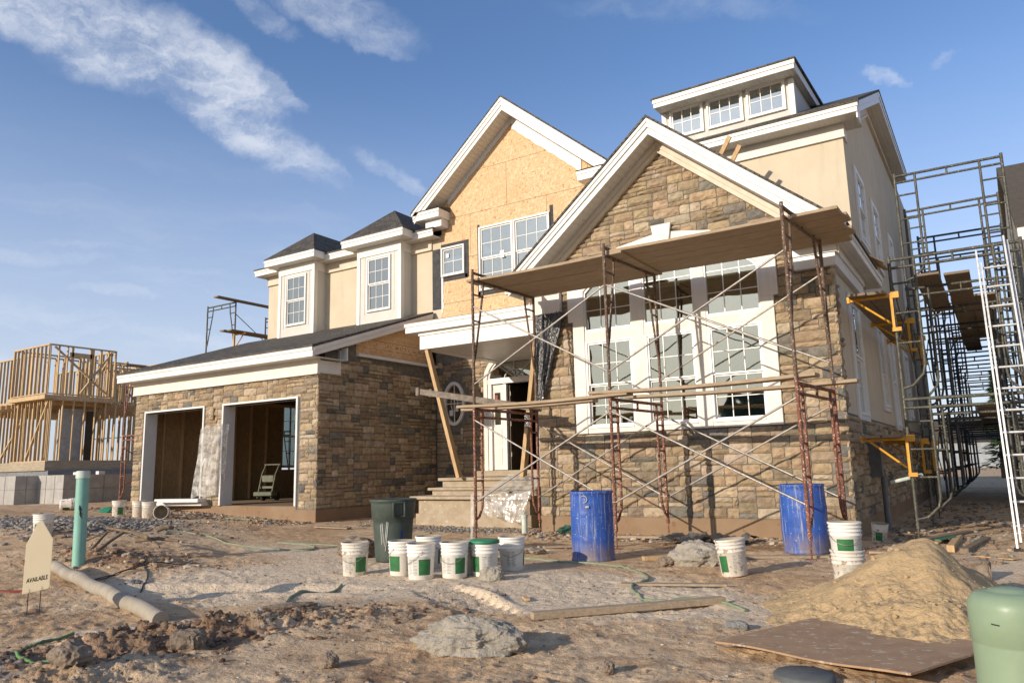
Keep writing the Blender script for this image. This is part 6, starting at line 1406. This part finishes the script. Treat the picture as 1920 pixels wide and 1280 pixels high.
# neighbour house on the right, behind the scaffold
nb = root('neighbour_house', 'neighbouring house with a brown shingle roof beyond the passage on the right', 'house', (5, 26, 0))
m = MB(); m.prism([(22.8, -.3), (22.8, 6.95), (29.7, 10.7), (36, 7.0), (36, -.3)], 'x', 1.15, 1.35); m.build('side_wall', SIDING, nb)
m = MB(); m.box(1.35, 9, 22.8, 23, -.3, 6.9); m.build('front_wall', SIDING, nb)
NR = M('brown_shingles', (.115,.095,.07), (.08,.066,.05), rough=.9, vs=20, bump=0); nt = NR.node_tree
f_1, _ = brickmask(nt, lin(nt, (1,1,0), (0,0,2.1), (0,0,0)), .3, .24, .02, .4); bp = nd(nt, 'ShaderNodeBump'); bp.invert = True; bp.inputs['Distance'].default_value = .05; nt.links.new(f_1, bp.inputs['Height']); nt.links.new(bp.outputs[0], nt.nodes['Principled BSDF'].inputs['Normal'])
m = MB(); m.prism([(22.5, 7.0), (29.7, 11.0), (36.3, 7.2), (36.3, 7.1), (29.7, 10.88), (22.5, 6.9)], 'x', 1.0, 9.3); m.build('roof', NR, nb)
m = MB(); m.box(1.02, 9.3, 22.42, 22.5, 6.6, 6.92); m.build('gutter', TRIM, nb)
for (y0, z0) in ((24.5, 3.9), (27, 3.9), (24.5, 1.2), (29, 1.2)):
    w = MB(); w.box(1.10, 1.15, y0, y0+.9, z0, z0+1.4); o = w.build('window', TRIMG, nb); w = MB(); w.box(1.09, 1.10, y0+.08, y0+.82, z0+.08, z0+1.32); w.build('pane', GLASSU, o)
# grey house far behind the passage
fb = root('distant_house', 'long low grey building seen through the end of the passage', 'building', (0, 110, 0))
m = MB(); m.box(-14, 9, 108, 116, -1, 3.3); m.build('wall', BARN, fb); m = MB(); m.prism([(107.3, 3.2), (112, 6.0), (116.7, 3.2)], 'x', -14.5, 9.5); m.build('roof', NR, fb)
for x in (-8, -4, 3): m = MB(); m.box(x, x+1, 107.95, 108, .8, 2.2); m.build('window', DARKIN, fb)
# conifer behind the passage
def conifer(x, y, h, lab, seed):
    r = root('pine_tree', lab, 'tree', (x, y, 0)); rn = random.Random(seed)
    m = MB(); m.tube([(x, y, -.2), (x+.05, y, h*.5), (x, y, h)], [.22, .14, .02], 8); m.build('trunk', TRUNK, r)
    m = MB()
    for i in range(2600):
        t = rn.random()**.8; z = h*(.12+.87*t); rad = (1-t)*h*.22*rn.uniform(.35, 1.05)*(.75+.35*math.sin(t*40)); a = rn.uniform(0, 6.28); s = rn.uniform(.12, .30)
        c = Vector((x+rad*math.cos(a), y+rad*math.sin(a), z-rad*.25)); d = Vector((math.cos(a), math.sin(a), rn.uniform(-.5, .2))).normalized()*s; w = d.cross(Vector((0, 0, 1))).normalized()*s*.35; u = Vector((0, 0, s*.15))
        m.add([c-d, c+w+u, c+d, c-w+u*rn.uniform(-1, 1)], [(0, 1, 2), (0, 2, 3)])
    m.build('crown', NEEDLE, r)
conifer(.2, 52, 6.2, 'dark green conifer showing through the far scaffold frames', 5)
conifer(-52, 40, 6.5, 'conifer glimpsed through the timber frame on the left', 6)
